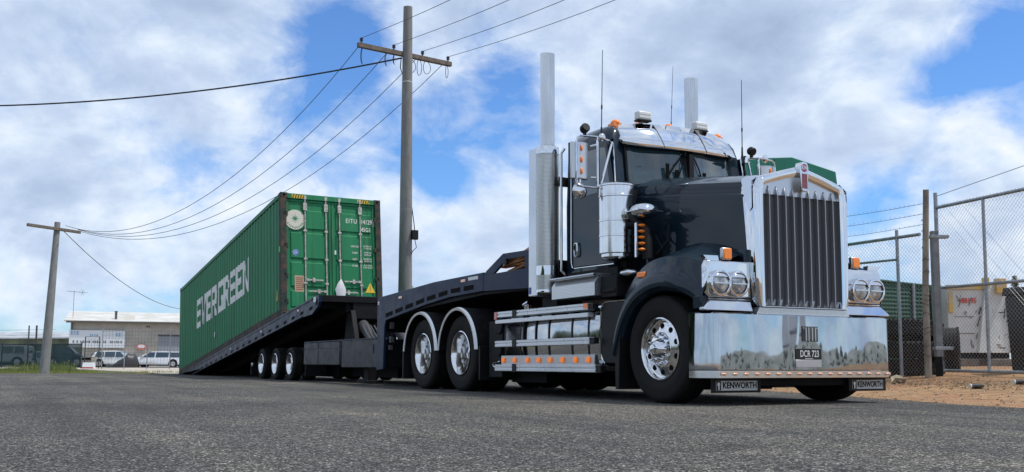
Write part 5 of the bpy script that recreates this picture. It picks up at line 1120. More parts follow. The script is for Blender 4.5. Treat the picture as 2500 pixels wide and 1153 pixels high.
# ---- cars
tyre_m = pbr('car_tyre', (.015, .015, .015), .85)
def car(name, label, cat, px, dep, head, col, L_=4.6, W_=1.78, H_=1.5, kind='wagon', gz=-.02, mirror=False, group=None):
    p = at(px, 890, dep); t = thing(name, label, cat, (p.x, p.y, gz), head, group)
    k = {'wagon': [(-.50, .32, .30), (-.50, .60, .55), (-.48, .86, .62), (-.455, 1.32, .97), (-.40, 1.43, .985), (-.1, 1.5, 1.0), (.06, 1.46, .98), (.25, 1.0, .68), (.30, .96, .64), (.46, .80, .56), (.50, .62, .5), (.50, .32, .3)],
         'hatch': [(-.50, .32, .30), (-.50, .62, .55), (-.47, .90, .62), (-.40, 1.36, .92), (-.28, 1.47, .98), (-.05, 1.5, 1.0), (.05, 1.46, .97), (.25, 1.05, .70), (.30, 1.0, .66), (.46, .84, .58), (.50, .62, .5), (.50, .32, .3)],
         'suv': [(-.50, .45, .30), (-.50, .80, .55), (-.49, 1.08, .62), (-.47, 1.62, .97), (-.42, 1.74, .985), (-.0, 1.78, 1.0), (.10, 1.72, .98), (.22, 1.2, .68), (.28, 1.15, .64), (.47, 1.05, .56), (.50, .8, .5), (.50, .45, .3)],
         'ute': [(-.50, .45, .30), (-.50, .80, .55), (-.50, 1.08, .62), (-.49, 1.55, .9), (-.40, 1.72, .95), (-.0, 1.72, 1.0), (.10, 1.66, .98), (.22, 1.15, .68), (.28, 1.1, .64), (.47, 1.0, .56), (.50, .8, .5), (.50, .45, .3)]}[kind]
    H_ *= .93; W_ *= 1.0; hs = H_/(1.78 if kind in ('suv', 'ute') else 1.5)
    belt = (1.10 if kind in ('suv', 'ute') else .92)*hs
    out = [(x*L_, z*hs) for x, z, _ in k]
    bd_ = M(); R2 = []
    for yk, zk in ((-.5, 0), (-.49, .0), (0, .02), (.49, 0), (.5, 0)):
        ring = []
        for x, z in out:
            tum = max(0, (z-belt)/(H_-belt))*.10
            ring.append((x*(.985 if abs(yk) == .5 else 1), yk*W_*(1-2*tum*1.0), z+zk*(1 if z > .5 else 0)-(.015 if abs(yk) == .5 and z > belt else 0)))
        R2.append(ring)
    bd_.loft(R2); body = bd_.build('body', pbr('car_paint', col, .25, .2, Coat_Weight=.8, Coat_Roughness=.05), t, smooth=35)
    r = .33 if kind in ('wagon', 'hatch') else .38
    for s in (-1, 1):
        # windows
        zt = H_*.93; wz = belt+.03
        xs_w = [(-.44, -.25), (-.23, -.02), (.0, .20)] if kind != 'hatch' else [(-.40, -.22), (-.20, -.0), (.02, .21)]
        for i, (xa, xb_) in enumerate(xs_w):
            sh = .07*L_ if i == 2 else 0; sh0 = .04*L_ if i == 0 else 0
            y0_ = s*W_*.5*(1-.012); y1_ = s*W_*.5*(1-.172)
            M().add([(xa*L_, y0_+s*.012, wz), (xb_*L_, y0_+s*.012, wz), (xb_*L_-sh*1.6, y1_+s*.012, zt), (xa*L_+sh0, y1_+s*.012, zt)], [(0, 1, 2, 3)]).build('window', glass, body, smooth=0)
        for xw in (-.31, .32):
            M().lathe([(r+.06, W_*.5*s*.965), (r+.055, W_*.503*s), (.001, W_*.503*s)], (xw*L_, 0, r+.01), 'y', 24).build('wheel_arch', blackflat, body, smooth=0)
            wh = M().lathe([(.001, -.1), (r*.62, -.1), (r, -.09), (r, .09), (r*.62, .1), (r*.6, .06), (.001, .06)], (xw*L_, s*(W_*.5-.08), r), 'y', 24).build('wheel', tyre_m, t)
            M().lathe([(.001, .105*s), (r*.55, .102*s), (r*.6, .09*s)], (xw*L_, s*(W_*.5-.08), r), 'y', 16).build('rim', alu_m, wh)
        M().box(.47*L_, .485*L_, s*W_*.30-.14, s*W_*.30+.14, .62*hs, .74*hs).build('headlight', glass_c, body, smooth=0)
        M().box(-.503*L_, -.485*L_, s*W_*.42-.07, s*W_*.42+.07, .66*hs, .92*hs).build('tail_lamp', red, body, smooth=0)
        M().box(.18*L_, .22*L_, s*W_*.52-.06, s*W_*.52+.06, belt, belt+.14).build('side_mirror', body.data.materials[0], body, smooth=0)
    M().add([(-.492*L_, -W_*.36, belt+.05), (-.492*L_, W_*.36, belt+.05), (-.468*L_, W_*.33, H_*.88), (-.468*L_, -W_*.33, H_*.88)], [(0, 1, 2, 3)]).build('rear_window', glass, body, smooth=0)
    M().add([(.262*L_, -W_*.42, belt+.06), (.262*L_, W_*.42, belt+.06), (.09*L_, W_*.36, H_*.945), (.09*L_, -W_*.36, H_*.945)], [(0, 1, 2, 3)]).build('windscreen', glass, body, smooth=0)
    M().box(-.46*L_, .46*L_, -W_*.42, W_*.42, .2, .34).build('underbody', blackflat, t, smooth=0)
    return t
side_h = math.atan2(RT.y, RT.x)
car('parked_car', 'white hatchback with its tail towards the left, parked in front of the cream shed', 'car', 286, 80, side_h+.12, (.72, .73, .70), 3.9, 1.7, 1.5, 'hatch', gz=-.03)
car('parked_car', 'white station wagon facing left beside the green container', 'car', 388, 78.5, side_h+PI-.08, (.78, .79, .80), 5.0, 1.8, 1.44, 'wagon', gz=-.03)
car('parked_car', 'silver four wheel drive behind the green shade fence at the left edge', 'car', 8, 77, side_h+PI+.15, (.35, .40, .45), 4.2, 1.85, 1.85, 'suv', gz=.02)
car('parked_car', 'small grey blue hatchback behind the shade fence, left of the leaning pole', 'car', 92, 79, side_h+1.2, (.20, .32, .38), 4.0, 1.7, 1.35, 'hatch', gz=.02)
car('parked_ute', 'dark blue covered ute behind the shade fence, right of the leaning pole', 'ute', 163, 74, side_h+.25, (.02, .045, .085), 2.6, 1.8, 1.75, 'ute', gz=.02)
p = at(296, 890, 76); bk = M().ell((0, 0, .25), 1.25, .8, .62, 18, 10, -20, 90); bk.v = [(x+.3*z, y, z*(1+.5*math.sin(x*2.1)+.1*math.sin(x*9+y*5))) for x, y, z in bk.v]
bk.xf(Matrix.Translation((p.x, p.y, -.05)) @ Matrix.Rotation(side_h, 4, 'Z')); tag(bk.build('black_tarpaulin', pbr('black_sheet', (.03, .03, .035), .45)), 'crumpled black sheet heaped between the two white cars', 'tarpaulin')
p = at(217, 875, 70); cr = M(); Tc = Matrix.Translation((p.x, p.y, 0)) @ Matrix.Rotation(side_h, 4, 'Z')
cr.box(-.38, .38, -.4, .4, .1, .80, Tc).box(-.34, .34, -.42, -.40, .55, .75, Tc); ccr = tag(cr.build('metal_cabinet', pbr('cab_grey', (.26, .25, .22), .6), smooth=0), 'grey metal cabinet standing behind the wire mesh gate', 'cabinet')
M().box(-.31, .31, -.43, -.42, .57, .73, Tc).build('vent', blackflat, ccr, smooth=0)
p = at(217, 893, 58); Tc = Matrix.Translation((p.x, p.y, 0)) @ Matrix.Rotation(side_h, 4, 'Z')
kb = tag(M().prism([(-.2, 0), (.2, 0), (.1, .38), (-.1, .38)], 'x', -.33, .33, Tc).build('barrier_block', whitepl, smooth=0, bevel=.02), 'small white barrier block with a red stripe beside the grass verge', 'barrier')
M().box(-.335, .335, -.19, -.175, .03, .11, Tc).build('red_stripe', red, kb, smooth=0)
# shade-cloth fence and mesh fences
def fence(name, label, px0, d0, px1, d1, h, posts, mat_, mesh_name, z0=0, rails=(0,), pr_=.035, ext=None, pm=galv):
    a, d, n, L_ = frame2(px0, d0, px1, d1); f = thing(name, label, 'fence', a); f.rotation_euler = (0, 0, math.atan2(d.y, d.x)); return f, L_
f, L_ = fence('shade_fence', 'dark green shade cloth fence with barbed wire along the grass verge', -120, 69, 196, 65, 1.9, 6, None, '')
shade = pbr('shade_cloth', (.010, .042, .046), .8); N, b = nodes(shade); b.inputs['Alpha'].default_value = .60
M().box(0, L_, -.01, .01, .05, 1.62).build('shade_cloth', shade, f, smooth=0)
for k in range(6): x = L_*k/5; M().cyl((x, .05, 0), (x, .05, 1.75 if k != 3 else 2.9), .045, None, 8).build('post', pbr('post_dark', (.04, .05, .05), .6), f)
x = (88+120)/316*L_; M().cyl((x, .05, 0), (x, .05, 2.9), .06, None, 8).build('post', pbr('post_dark2', (.05, .05, .05), .6), f)
bw_ = M()
for z in (1.95, 2.25, 2.6): bw_.tube([(0, .05, z), (L_*.8, .05, z)], .012, 4)
bw_.tube([(0, .0, 1.62), (L_, .0, 1.62)], .03, 5); bw_.build('barbed_wire', wirem, f)
def gridmesh(L_, z0, z1, st, r):
    m = M(); x = 0
    while x <= L_: m.tube([(x, 0, z0), (x, 0, z1)], r, 3, False); x += st
    z = z0
    while z <= z1: m.tube([(0, 0, z), (L_, 0, z)], r, 3, False); z += st
    return m
f, L_ = fence('mesh_gate', 'dark wire mesh gate with tall frame in front of the white banner', 206, 63, 248, 63, 0, 0, None, '')
gridmesh(L_, .1, 1.95, .2, .008).build('wire_mesh', wirem, f); M().tube([(0, 0, 0), (0, 0, 2.05), (L_*.82, 0, 2.05), (L_*.82, 0, 0)], .035, 6).tube([(0, 0, .15), (L_*.82, 0, .15)], .03, 6).build('gate_frame', pbr('frame_dark', (.03, .035, .035), .5), f)
f, L_ = fence('mesh_fence', 'see-through welded mesh fence in front of the white cars', 248, 61, 470, 60, 0, 0, None, '')
gridmesh(L_, .12, 2.55, .22, .0065).build('wire_mesh', pbr('mesh_grey', (.10, .10, .10), .5, .4), f)
for k in range(5): M().cyl((L_*k/4, 0, 0), (L_*k/4, 0, 2.6), .03, None, 8).build('post', galv, f)
M().tube([(0, 0, .1), (L_, 0, .1)], .025, 5).build('bottom_rail', pbr('rail_dark', (.08, .08, .08), .5), f)

# ================================================================ RIGHT: YARD FENCE AND JUNK
def link_panel(L_, H_, pitch=.066, r=.0021, slope0=0, slope1=0):
    "diamond mesh clipped to a rectangle L x H in the xz plane"
    m = M(); D_ = pitch*math.sqrt(2); k = -H_
    while k < L_:
        for up in (1, -1):
            x0, x1 = max(0, k), min(L_, k+H_)
            if x1 > x0: z = lambda x: (x-k) if up > 0 else H_-(x-k); m.tube([(x0, .002*up, z(x0)), (x1, .002*up, z(x1))], r, 3, False)
        k += D_*.72
    return m
galv_w = pbr('wire_galvanised', (.38, .39, .40), .4, .6)
# the gate with diamond mesh (far right)
g0b, g1b = at(2298, 905, 15.2), at(2640, 913, 12.75); g0t = at(2294, 502, 15.2)
dd = Vector((g1b.x-g0b.x, g1b.y-g0b.y, 0)); L_ = dd.length; dd.normalize(); zb0, zb1 = g0b.z, g1b.z; Hg = g0t.z-g0b.z
gate = thing('chain_link_gate', 'tall chain link gate with pipe frame at the right edge of the dirt yard', 'gate', (g0b.x, g0b.y, zb0)); gate.rotation_euler = (0, -math.atan2(zb1-zb0, L_), math.atan2(dd.y, dd.x))
link_panel(L_, Hg+.05).build('chain_link', galv_w, gate)
xm = L_*.385
for x, z1, r in ((0, Hg+.24, .030), (L_, Hg+.2, .030)): M().cyl((x, 0, -.03), (x, 0, z1), r, None, 12).build('gate_stile', galv, gate)
M().cyl((xm, 0, .0), (xm, 0, Hg), .024, None, 10).build('gate_stile', galv, gate)
M().cyl((0, 0, Hg), (L_, 0, Hg+.02), .027, None, 10).build('top_rail', galv, gate); M().cyl((0, -.01, Hg*.503), (L_, -.01, Hg*.50), .024, None, 10).build('middle_rail', galv, gate); M().cyl((0, 0, 0), (L_, 0, 0), .024, None, 10).build('bottom_rail', galv, gate)
M().tube([(0, 0, Hg+.18), (L_, 0, Hg+.42)], .006, 4).build('barbed_wire', galv_w, gate)
# square hinge post and clamps
hp0 = at(2293, 890, 15.0); hz = ground_z(hp0.x, hp0.y); htop = at(2288, 560, 15.0).z
hpst = thing('gate_post', 'thick square steel gate post between the round post and the gate', 'post', (hp0.x, hp0.y, hz)); hpst.rotation_euler = (0, 0, side_h)
M().box(-.052, .052, -.05, .05, .30, htop-hz).build('shaft', dirty(pbr('post_grey', (.22, .23, .24), .5, .4), (.17, .18, .19), (.28, .28, .28), 6), hpst, smooth=0, bevel=.006)
M().box(-.04, .04, -.04, .04, -.1, .30).build('stub', steelblack, hpst, smooth=0)
for z in (htop-hz-.09, .43): M().box(-.07, .21, -.06, .06, z-.025, z+.025).build('hinge_clamp', galv, hpst, smooth=0, bevel=.006)
wp0 = at(2266, 897, 14.9); wz_ = ground_z(wp0.x, wp0.y); wt = at(2260.5, 463, 14.9)
wpst = thing('fence_post', 'weathered round fence post wrapped with wire at the end of the fence', 'post', (wp0.x, wp0.y, wz_))
wpm = dirty(pbr('post_timber', (.30, .27, .22), .9), (.18, .16, .13), (.38, .34, .28), 9, .35, .7, None, .5, 50, 'Object', (1, 1, .3))
M().tube([(0, 0, -.1), (.0, 0, 1.2), (wt.x-wp0.x, wt.y-wp0.y, wt.z-wz_)], [.054, .049, .043], 16).build('shaft', wpm, wpst)
wr = M(); rw = random.Random(2)
for z in [.35, .5, .68, .75, .98, 1.12, 1.2, 1.27, 1.42, 1.62, 1.80, 1.98, 2.1, 2.24, 2.42]:
    r = .055-.0045*z/2.5*1.6; q = (wt-wp0)*(z/(wt.z-wz_)); wr.tube([(q.x*.6+r*math.cos(t*PI/6), q.y*.6+r*math.sin(t*PI/6), z+.02*math.sin(t*.8+z*7)) for t in range(13)], .0045, 4)
wr.build('wire_wrap', pbr('rust_wire', (.08, .05, .04), .7), wpst)
# fence run to the left
l0, l1 = at(2258, 892, 15.2), at(1960, 892, 17.6); dl = Vector((l1.x-l0.x, l1.y-l0.y, 0)); LL = dl.length; dl.normalize(); lz = ground_z(l0.x, l0.y); Ht = at(2258, 568, 15.2).z-lz
fl_ = thing('chain_link_fence', 'chain link fence with a top rail running behind the chrome bumper', 'fence', (l0.x, l0.y, lz)); fl_.rotation_euler = (0, 0, math.atan2(dl.y, dl.x))
link_panel(LL, Ht).build('chain_link', galv_w, fl_)
M().cyl((0, 0, Ht), (LL, 0, Ht), .027, None, 10).build('top_rail', galv, fl_)
xk = LL*.17
M().cyl((xk, 0, 0), (xk, 0, Ht+.12), .026, None, 10).build('post', galv, fl_); M().cyl((LL, 0, 0), (LL, 0, Ht+.12), .026, None, 10).build('post', galv, fl_)
M().cyl((xk-.02, .01, Ht-.36), (LL, .01, Ht-.33), .02, None, 8).build('brace_rail', galv, fl_)
for j, (ya, yb) in enumerate(((497, 525), (522, 549), (548, 574))):
    aa = at(2256, ya, 15.15); bb = at(1960, yb+15, 17.6); pts = [aa.lerp(bb, k/10)-Vector((0, 0, .03*math.sin(PI*k/10))) for k in range(11)]; m = M().tube(pts, .004, 4)
    for k in range(28): q = aa.lerp(bb, k/28); m.tube([q+Vector((0, 0, .014)), q-Vector((0, 0, .014))], .0022, 3)
    tag(m.build('barbed_wire', wirem), ('top', 'middle', 'lowest')[j]+' strand of barbed wire above the chain link fence, left of the round post', 'barbed wire', 'barbed wire strands above the fence')
# green slatted fence further back
s0, s1 = at(2040, 890, 20.5), at(2322, 890, 22); ds = Vector((s1.x-s0.x, s1.y-s0.y, 0)); LS = ds.length; ds.normalize(); zt0, zt1 = at(2120, 676, 20.9).z, at(2322, 702, 22).z
slm = pbr('green_slats', (.02, .12, .07), .6); N, b = nodes(slm); t = N.n('ShaderNodeTexCoord').outputs['Object']; sx = N.n('ShaderNodeSeparateXYZ', {0: t})
da = N.m('SINE', N.m('MULTIPLY', N.m('ADD', sx.outputs[0], sx.outputs[2]), 36.0)); db = N.m('SINE', N.m('MULTIPLY', N.m('SUBTRACT', sx.outputs[0], sx.outputs[2]), 36.0))
wvv = N.m('MULTIPLY', da, db); N.t.links.new(N.ramp(wvv, [(.0, (.008, .045, .03)), (.12, (.02, .10, .068)), (.9, (.028, .125, .088))]), b.inputs['Base Color'])
N.t.links.new(N.n('ShaderNodeBump', {'Height': wvv, 'Strength': .8, 'Distance': .02}).outputs[0], b.inputs['Normal'])
sf = thing('slatted_fence', 'green slat filled mesh fence behind the chain link', 'fence', (s0.x, s0.y, .3)); sf.rotation_euler = (0, 0, math.atan2(ds.y, ds.x))
M().prism([(0, -.1), (LS, -.1), (LS, zt1-.3), (LS*.3, zt0-.3), (0, zt0-.3)], 'y', -.02, .02).build('slats', slm, sf, smooth=0)
for k in range(4): M().cyl((LS*k/3, -.05, -.1), (LS*k/3, -.05, zt1-.25), .035, None, 8).build('post', galv, sf)
M().cyl((0, -.03, zt0-.3), (LS, -.03, zt1-.3), .025, None, 8).build('top_rail', pbr('rail_green', (.02, .08, .05), .5), sf)
# old tyres
def loose_tyre(label, p, rx, rz, r=.50, w=.27, group='old truck tyres dumped by the fence'):
    pf = tyre_prof(r, w, .29); pf = pf+[(.30, w*.33), (.33, w*.4), (.46*r/.5, w*.38), (.46*r/.5, -w*.38), (.33, -w*.4), (.30, -w*.33)]
    m = M().lathe(pf, (0, 0, 0), 'y', 48, closed=True)
    for k in range(40):
        a = 2*PI*k/40
        for ya, yb in ((-.48, -.36), (.36, .48)):
            c, q = math.cos(a), math.sin(a); T = Matrix(((c, 0, -q, 0), (0, 1, 0, 0), (q, 0, c, 0), (0, 0, 0, 1))); m.box(r-.012, r+.010, ya*w, yb*w, -.016, .016, T)
    o = m.build('truck_tyre', rubber_d, smooth=40, loc=p); o.rotation_euler = (rx, 0, rz); return tag(o, label, 'tyre', group)
rubber_d = dirty(pbr('old_rubber', (.012, .012, .012), .85), (.008, .008, .009), (.03, .028, .025), 8, .45, .75)
tp = at(2228, 890, 16.3); tz = ground_z(tp.x, tp.y)
loose_tyre('old truck tyre lying flat at the bottom of the stack by the fence', (tp.x, tp.y, tz+.13), R(90), 0)
loose_tyre('old truck tyre lying flat in the middle of the stack by the fence', (tp.x+.03, tp.y-.05, tz+.42), R(90), 1)
loose_tyre('old truck tyre tilted on top of the stack by the fence', (tp.x-.03, tp.y+.02, tz+.74), R(82), .3)
tp = at(2322, 880, 16.9); loose_tyre('old truck tyre standing upright behind the gate hinge, edge on', (tp.x, tp.y, ground_z(tp.x, tp.y)+.36), 0, R(126), .38, .29)
tp = at(2276, 880, 17.3); loose_tyre('old truck tyre leaning behind the square gate post', (tp.x, tp.y, ground_z(tp.x, tp.y)+.44), 0, R(131), .47, .27)
# white skip bin
bd_ = 21; b0, b1 = at(2318, 862, bd_), at(2478, 862, bd_); db_ = Vector((b1.x-b0.x, b1.y-b0.y, 0)); LB = db_.length; db_.normalize(); zb = at(2400, 862, bd_).z; hb = at(2318, 702, bd_).z-zb
binw = pbr('bin_white', (.62, .64, .62), .6); N, b = nodes(binw); t = N.n('ShaderNodeTexCoord').outputs['Object']
c = N.ramp(N.noise(t, 1.4, 6, .6), [(.35, (.50, .54, .54)), (.65, (.66, .68, .66))])
c = N.mix(N.ramp(N.noise(t, 3.2, 8, .72, 1.2), [(.60, 0), (.635, .9)]), c, (.12, .06, .03)); N.t.links.new(c, b.inputs['Base Color'])
bin_ = thing('skip_bin', 'scratched white steel skip bin with red numbers and yellow corner paint behind the gate', 'skip bin', (b0.x, b0.y, zb)); bin_.rotation_euler = (0, 0, math.atan2(db_.y, db_.x))
nn = 1 if Vector((-db_.y, db_.x, 0)).dot(FW) > 0 else -1
Y_ = lambda y: nn*y
M().loft([[(0, Y_(0), 0), (LB*.42, Y_(0), 0), (LB*.42, Y_(2), 0), (0, Y_(2), 0)], [(-.02, Y_(-.05), hb), (LB*.55, Y_(-.05), hb), (LB*.55, Y_(2), hb), (-.02, Y_(2), hb)]]).build('side_wall', binw, bin_, smooth=0, bevel=.01)
M().loft([[(LB*.42, Y_(-.10), 0), (LB, Y_(.02), 0), (LB, Y_(2), 0), (LB*.42, Y_(2), 0)], [(LB*.56, Y_(-.12), hb*1.08), (LB*.88, Y_(.0), hb*1.08), (LB*.88, Y_(2), hb*1.08), (LB*.56, Y_(2), hb*1.08)]]).build('end_wall', binw, bin_, smooth=0, bevel=.01)
M().prism([(LB*.885, hb*.80), (LB*.985, hb*.80), (LB, 0), (LB*.93, 0)], 'y', *sorted((Y_(-.04), Y_(1.6)))).build('hinge_wall', binw, bin_, smooth=0)
M().box(-.03, LB*.55, *sorted((Y_(-.09), Y_(-.0))), hb-.03, hb+.06).box(.0, .09, *sorted((Y_(-.075), Y_(-.0))), hb*.62, hb*.94).box(LB*.52, LB*.60, *sorted((Y_(-.17), Y_(-.05))), hb*.98, hb*1.15).box(LB*.72, LB*.87, *sorted((Y_(-.15), Y_(-.0))), hb*.92, hb*1.14).build('yellow_trim', dirty(pbr('worn_yellow', (.6, .38, .06), .6), (.45, .40, .30), (.62, .38, .05), 6, .4, .55), bin_, smooth=0)
M().box(.05, LB*.95, *sorted((Y_(.1), Y_(1.9))), -.12, -.0).build('base_frame', steelblack, bin_, smooth=0)
nm = M(); put_text(nm, '188195', .155, (LB*.29, Y_(-.06), hb*.80), (1, 0, 0), (0, 0, 1), sx=.85, depth=.001, bold=.004) if nn > 0 else put_text(nm, '188195', .155, (LB*.29, Y_(-.06), hb*.80), (1, 0, 0), (0, 0, 1), sx=.85, depth=.001, bold=.004)
nm.build('bin_number', pbr('number_red', (.6, .05, .03), .6), bin_, smooth=0)
sc_ = M(); rs_ = random.Random(11)
for (x, z, w_, h_, sh_) in ((.20, 1.0, .02, .16, .06), (.42, 1.02, .02, .2, .06), (.12, .78, .42, .012, 0), (.10, .42, .4, .01, .05), (.62, .84, .04, .16, .05), (.58, .58, .03, .24, .07), (.55, .3, .02, .14, .03), (1.02, .86, .14, .03, 0), (1.12, .74, .03, .22, .03), (1.18, .66, .10, .04, 0), (1.0, .10, .14, .02, 0)):
    x *= LB/1.4; z *= hb/1.42; yb_ = -.058 if x < LB*.48 else -.13
    sc_.add([(x, Y_(yb_), z), (x+w_, Y_(yb_), z+rs_.uniform(-.01, .01)), (x+w_+sh_, Y_(yb_-.004), z+h_), (x+sh_, Y_(yb_-.004), z+h_*rs_.uniform(.8, 1))], [(0, 1, 2, 3)])
sc_.build('scratches', pbr('scratch_dark', (.06, .05, .045), .7), bin_, smooth=0)
# sleepers under the bin
for k, lab in enumerate(('weathered sleeper under the left end of the white skip bin', 'weathered sleeper under the right end of the white skip bin')):
    p = b0+db_*(LB*(.2+.6*k)); gz_ = ground_z(p.x, p.y); T = Matrix.Translation((p.x, p.y, 0)) @ Matrix.Rotation(math.atan2(db_.y, db_.x), 4, 'Z')
    tag(M().box(-.55, .55, *sorted((Y_(-.05), Y_(.2))), gz_-.05, zb-.122, T).build('timber_sleeper', timber_grey, smooth=0, bevel=.02), lab, 'sleeper', 'timber sleepers under the bin')
# black bin at the right edge
k0 = at(2508, 905, 14.6); kz = ground_z(k0.x, k0.y); kt = at(2490, 702, 14.6).z-kz
kb = thing('black_bin', 'tall black plastic bin with a small white label behind the gate at the right edge', 'bin', (k0.x, k0.y, kz)); kb.rotation_euler = (0, 0, side_h)
M().loft([[(-.08, -.25, 0), (.56, -.25, 0), (.56, .3, 0), (-.08, .3, 0)], [(-.12, -.3, kt-.1), (.62, -.3, kt-.1), (.62, .35, kt-.1), (-.12, .35, kt-.1)]]).build('body', blackp, kb, smooth=0, bevel=.03)
M().loft([[(-.15, -.34, kt-.1), (.66, -.34, kt-.1), (.66, .38, kt-.1), (-.15, .38, kt-.1)], [(-.12, -.3, kt), (.62, -.3, kt+.02), (.62, .35, kt+.05), (-.14, .35, kt+.03)]]).build('lid', blackp, kb, smooth=0, bevel=.02)
M().box(-.08, .10, -.318, -.300, kt-.26, kt-.19).build('bin_label', whitepl, kb, smooth=0)
# green hopper behind the truck
ho = at(1815, 700, 16); hz0 = ground_z(ho.x, ho.y)
hpt = [at(px, py, 16) for px, py in ((1816, 391), (1840, 380), (1943, 377), (2050, 414), (2053, 446))]
vX = Vector((RT.x, RT.y, 0)).normalized(); ax = [(q-ho).dot(vX) for q in hpt]
hop = thing('green_hopper', 'large green steel hopper with chamfered top standing behind the truck bonnet', 'hopper', (ho.x, ho.y, hz0)); hop.rotation_euler = (0, 0, side_h)
hgm = dirty(pbr('hopper_green', (.012, .20, .13), .45), (.010, .18, .115), (.02, .23, .15), 1.2, .4, .65)
pts = [(ax[0], hpt[0].z-hz0), (ax[1], hpt[1].z-hz0), (ax[2], hpt[2].z-hz0), (ax[3], hpt[3].z-hz0), (ax[4], hpt[4].z-hz0), (ax[4]-.02, .9), (ax[0]+.05, .9)]
M().prism(pts, 'y', 0, 1.3).build('body', hgm, hop, smooth=0, bevel=.012)
M().box(ax[1]+.12, ax[1]+.13, -.012, .0, 1.0, pts[1][1]-.02).box(ax[2]-.3, ax[2]-.29, -.012, 0, 1.0, pts[1][1]-.02).build('seam', pbr('seam_green', (.008, .12, .08), .5), hop, smooth=0)
for x in (ax[0]+.15, ax[4]-.2):
    for y in (.1, 1.1): M().box(x, x+.1, y, y+.1, -.1, .9).build('leg', steelblack, hop, smooth=0)
# small litter
p = at(2192, 888, 14.4); gz_ = ground_z(p.x, p.y); T = Matrix.Translation((p.x, p.y, gz_)) @ Matrix.Rotation(side_h+.2, 4, 'Z') @ Matrix.Rotation(R(-35), 4, 'X')
tag(M().add([(-.11, 0, .0), (.11, .02, .01), (.12, .01, .13), (.02, .0, .15), (-.08, .01, .12)], [(0, 1, 2, 3, 4)]).add([(-.11, 0, .0), (.11, .02, .01), (.10, -.09, .02), (-.09, -.10, .03)], [(0, 1, 2, 3)]).xf(T).build('cardboard_scrap', pbr('cardboard', (.36, .30, .22), .85), smooth=0), 'crumpled brown cardboard scrap on the dirt by the tyre stack', 'cardboard').modifiers.new('s', 'SOLIDIFY').thickness = .006
for px, lab in ((2383, 'black plastic bottle with a white base lying below the gate'), (2490, 'black plastic bottle lying below the gate at the right edge')):
    p = at(px, 914, 12.2); gz_ = ground_z(p.x, p.y)+.035; v = (RT+FW*.2).normalized(); v.z = 0
    bt_ = M().tube([p-v*.09, p-v*.085, p+v*.06, p+v*.075, p+v*.10], [.026, .031, .031, .016, .014], 16); dz = gz_-p.z; bt_.v = [(x, y, z+dz) for x, y, z in bt_.v]
    bo = tag(bt_.build('plastic_bottle', pbr('bottle_black', (.012, .012, .014), .55)), lab, 'bottle')
    cc = M().tube([p-v*.095, p-v*.085], [.0315, .0322], 16); cc.v = [(x, y, z+dz) for x, y, z in cc.v]; cc.build('base', whitepl, bo)
# distant shrub tip above the bin
sp_ = at(2478, 690, 40); sb_ = thing('young_tree', 'small dark tree top showing above the white skip bin', 'tree', (sp_.x, sp_.y, .4)); rr = random.Random(4)
M().tube([(0, 0, -.2), (0, 0, sp_.z-.1)], [.07, .02], 8).build('trunk', timber_grey, sb_)
cr_ = M()
for k in range(900):
    u = rr.random(); z = (sp_.z-.4)*(.45+.62*u); r = (1.1-u)*.55*rr.random()**.5; a = rr.uniform(0, 6.28); x, y = r*math.cos(a), r*math.sin(a); q = rr.uniform(.04, .09); b2 = rr.uniform(0, 6.28)
    cr_.add([(x, y, z), (x+q*math.cos(b2), y+q*math.sin(b2), z+q*.6), (x-q*.4*math.sin(b2), y+q*.4*math.cos(b2), z+q*.9)], [(0, 1, 2)])
cr_.build('crown', pbr('shrub_leaf', (.035, .06, .03), .8), sb_, smooth=0)
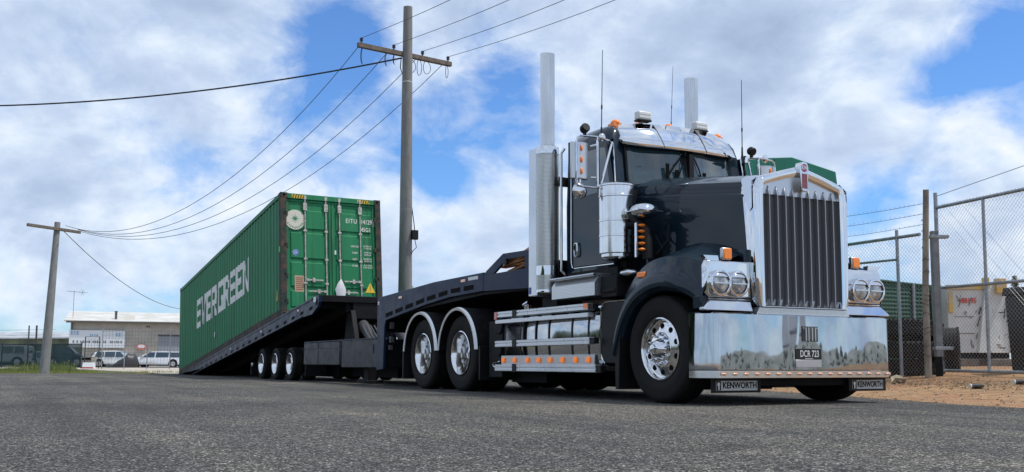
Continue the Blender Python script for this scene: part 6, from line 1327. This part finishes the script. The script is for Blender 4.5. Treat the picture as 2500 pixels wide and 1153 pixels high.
# ---- unseen things added for the chrome to mirror: invented rubble bank, white tanks
rq = random.Random(21)
def bank_h(u, v): return 1.0*math.exp(-(v/2.4)**2)*(.84+.08*math.sin(u*.9+1)+.14*noise.noise(Vector((u*.8, v, 0))))+.05*noise.noise(Vector((u*1.6, v*1.6, 4)))
bk_ = M(); nu, nv = 110, 34
def bankp(u, v, z): return (9.6-.7*u+.7*v, 8.6+.7*u+.7*v, z)
bk_.v = [bankp(-10+20*i/nu, -4+8*j/nv, max(-.06, bank_h(-10+20*i/nu, -4+8*j/nv)-.08)) for i in range(nu+1) for j in range(nv+1)]
bk_.f = [(i*(nv+1)+j, (i+1)*(nv+1)+j, (i+1)*(nv+1)+j+1, i*(nv+1)+j+1) for i in range(nu) for j in range(nv)]; bk_.mi = [0]*len(bk_.f)
for k in range(150):
    u = rq.uniform(-9.5, 9.5); v = -abs(rq.gauss(1.6, .7)); r = rq.uniform(.04, .15); s0_ = len(bk_.v); bk_.mat(1)
    bk_.ell((0, 0, 0), r, r*rq.uniform(.6, 1), r*rq.uniform(.4, .8), 7, 4); bk_.xf(Matrix.Translation(bankp(u, v, max(0, bank_h(u, v)-.05))) @ Matrix.Rotation(rq.uniform(0, 3), 4, 'Z') @ Matrix.Rotation(rq.uniform(-.6, .6), 4, 'X'), s0_)
tag(bk_.build('rubble', [dirty(pbr('rubble_soil', (.3, .28, .24), .95), (.20, .20, .16), (.36, .34, .30), 1.5), dirty(pbr('rubble_stone', (.3, .28, .25), .9), (.22, .21, .18), (.42, .40, .36), 2)], smooth=0), 'low invented bank of broken grey rubble, added unseen for the bumper to mirror', 'rubble', kind='stuff')
for x, y, r, h, lab in ((15.4, 10.2, .42, 2.1, 'slim white tank added for the bumper to mirror, nearest the road'), (16.6, 12.4, .66, 3.0, 'tall white tank added for the bumper to mirror, in the middle'), (17.2, 15.2, .70, 2.9, 'broad white tank added for the bumper to mirror, farthest along')):
    wt_ = thing('mirrored_tank', lab, 'tank', (x, y, 0), 0, 'white tanks added for the bumper to mirror'); M().lathe([(.001, 0), (r, 0), (r, h*.9), (r*.8, h*.97), (.001, h)], (0, 0, 0), 'z', 32).build('shell', white, wt_)
    M().lathe([(r+.01, h*.45), (r+.03, h*.47), (r+.01, h*.49)], (0, 0, 0), 'z', 32).build('band', galv, wt_)
# dark wooded rise behind the camera, mirrored by the truck's side
wd = M(); rq = random.Random(9); nu = 90
for i in range(520):
    u = rq.uniform(0, 1); cx_ = -150+190*u; cy_2 = -95+rq.uniform(-10, 10)+.12*cx_; hh = (9+3.5*math.sin(u*9))*rq.uniform(.55, 1); r = rq.uniform(2, 4.2)
    s0_ = len(wd.v); wd.ell((cx_, cy_2, max(1.5, hh-r*.6)), r, r, r*.9, 8, 5); wd.v[s0_:] = [(a+rq.uniform(-.7, .7), b_+rq.uniform(-.7, .7), c+rq.uniform(-.6, .6)) for a, b_, c in wd.v[s0_:]]
    wd.box(cx_-.4, cx_+.4, cy_2-.4, cy_2+.4, 0, max(1, hh-r*.6))
tag(wd.build('far_wood', dirty(pbr('wood_leaves', (.04, .06, .03), .9), (.02, .035, .015), (.06, .08, .035), .3), smooth=0), 'dark far-off wood across the road behind the camera', 'wood', kind='stuff')
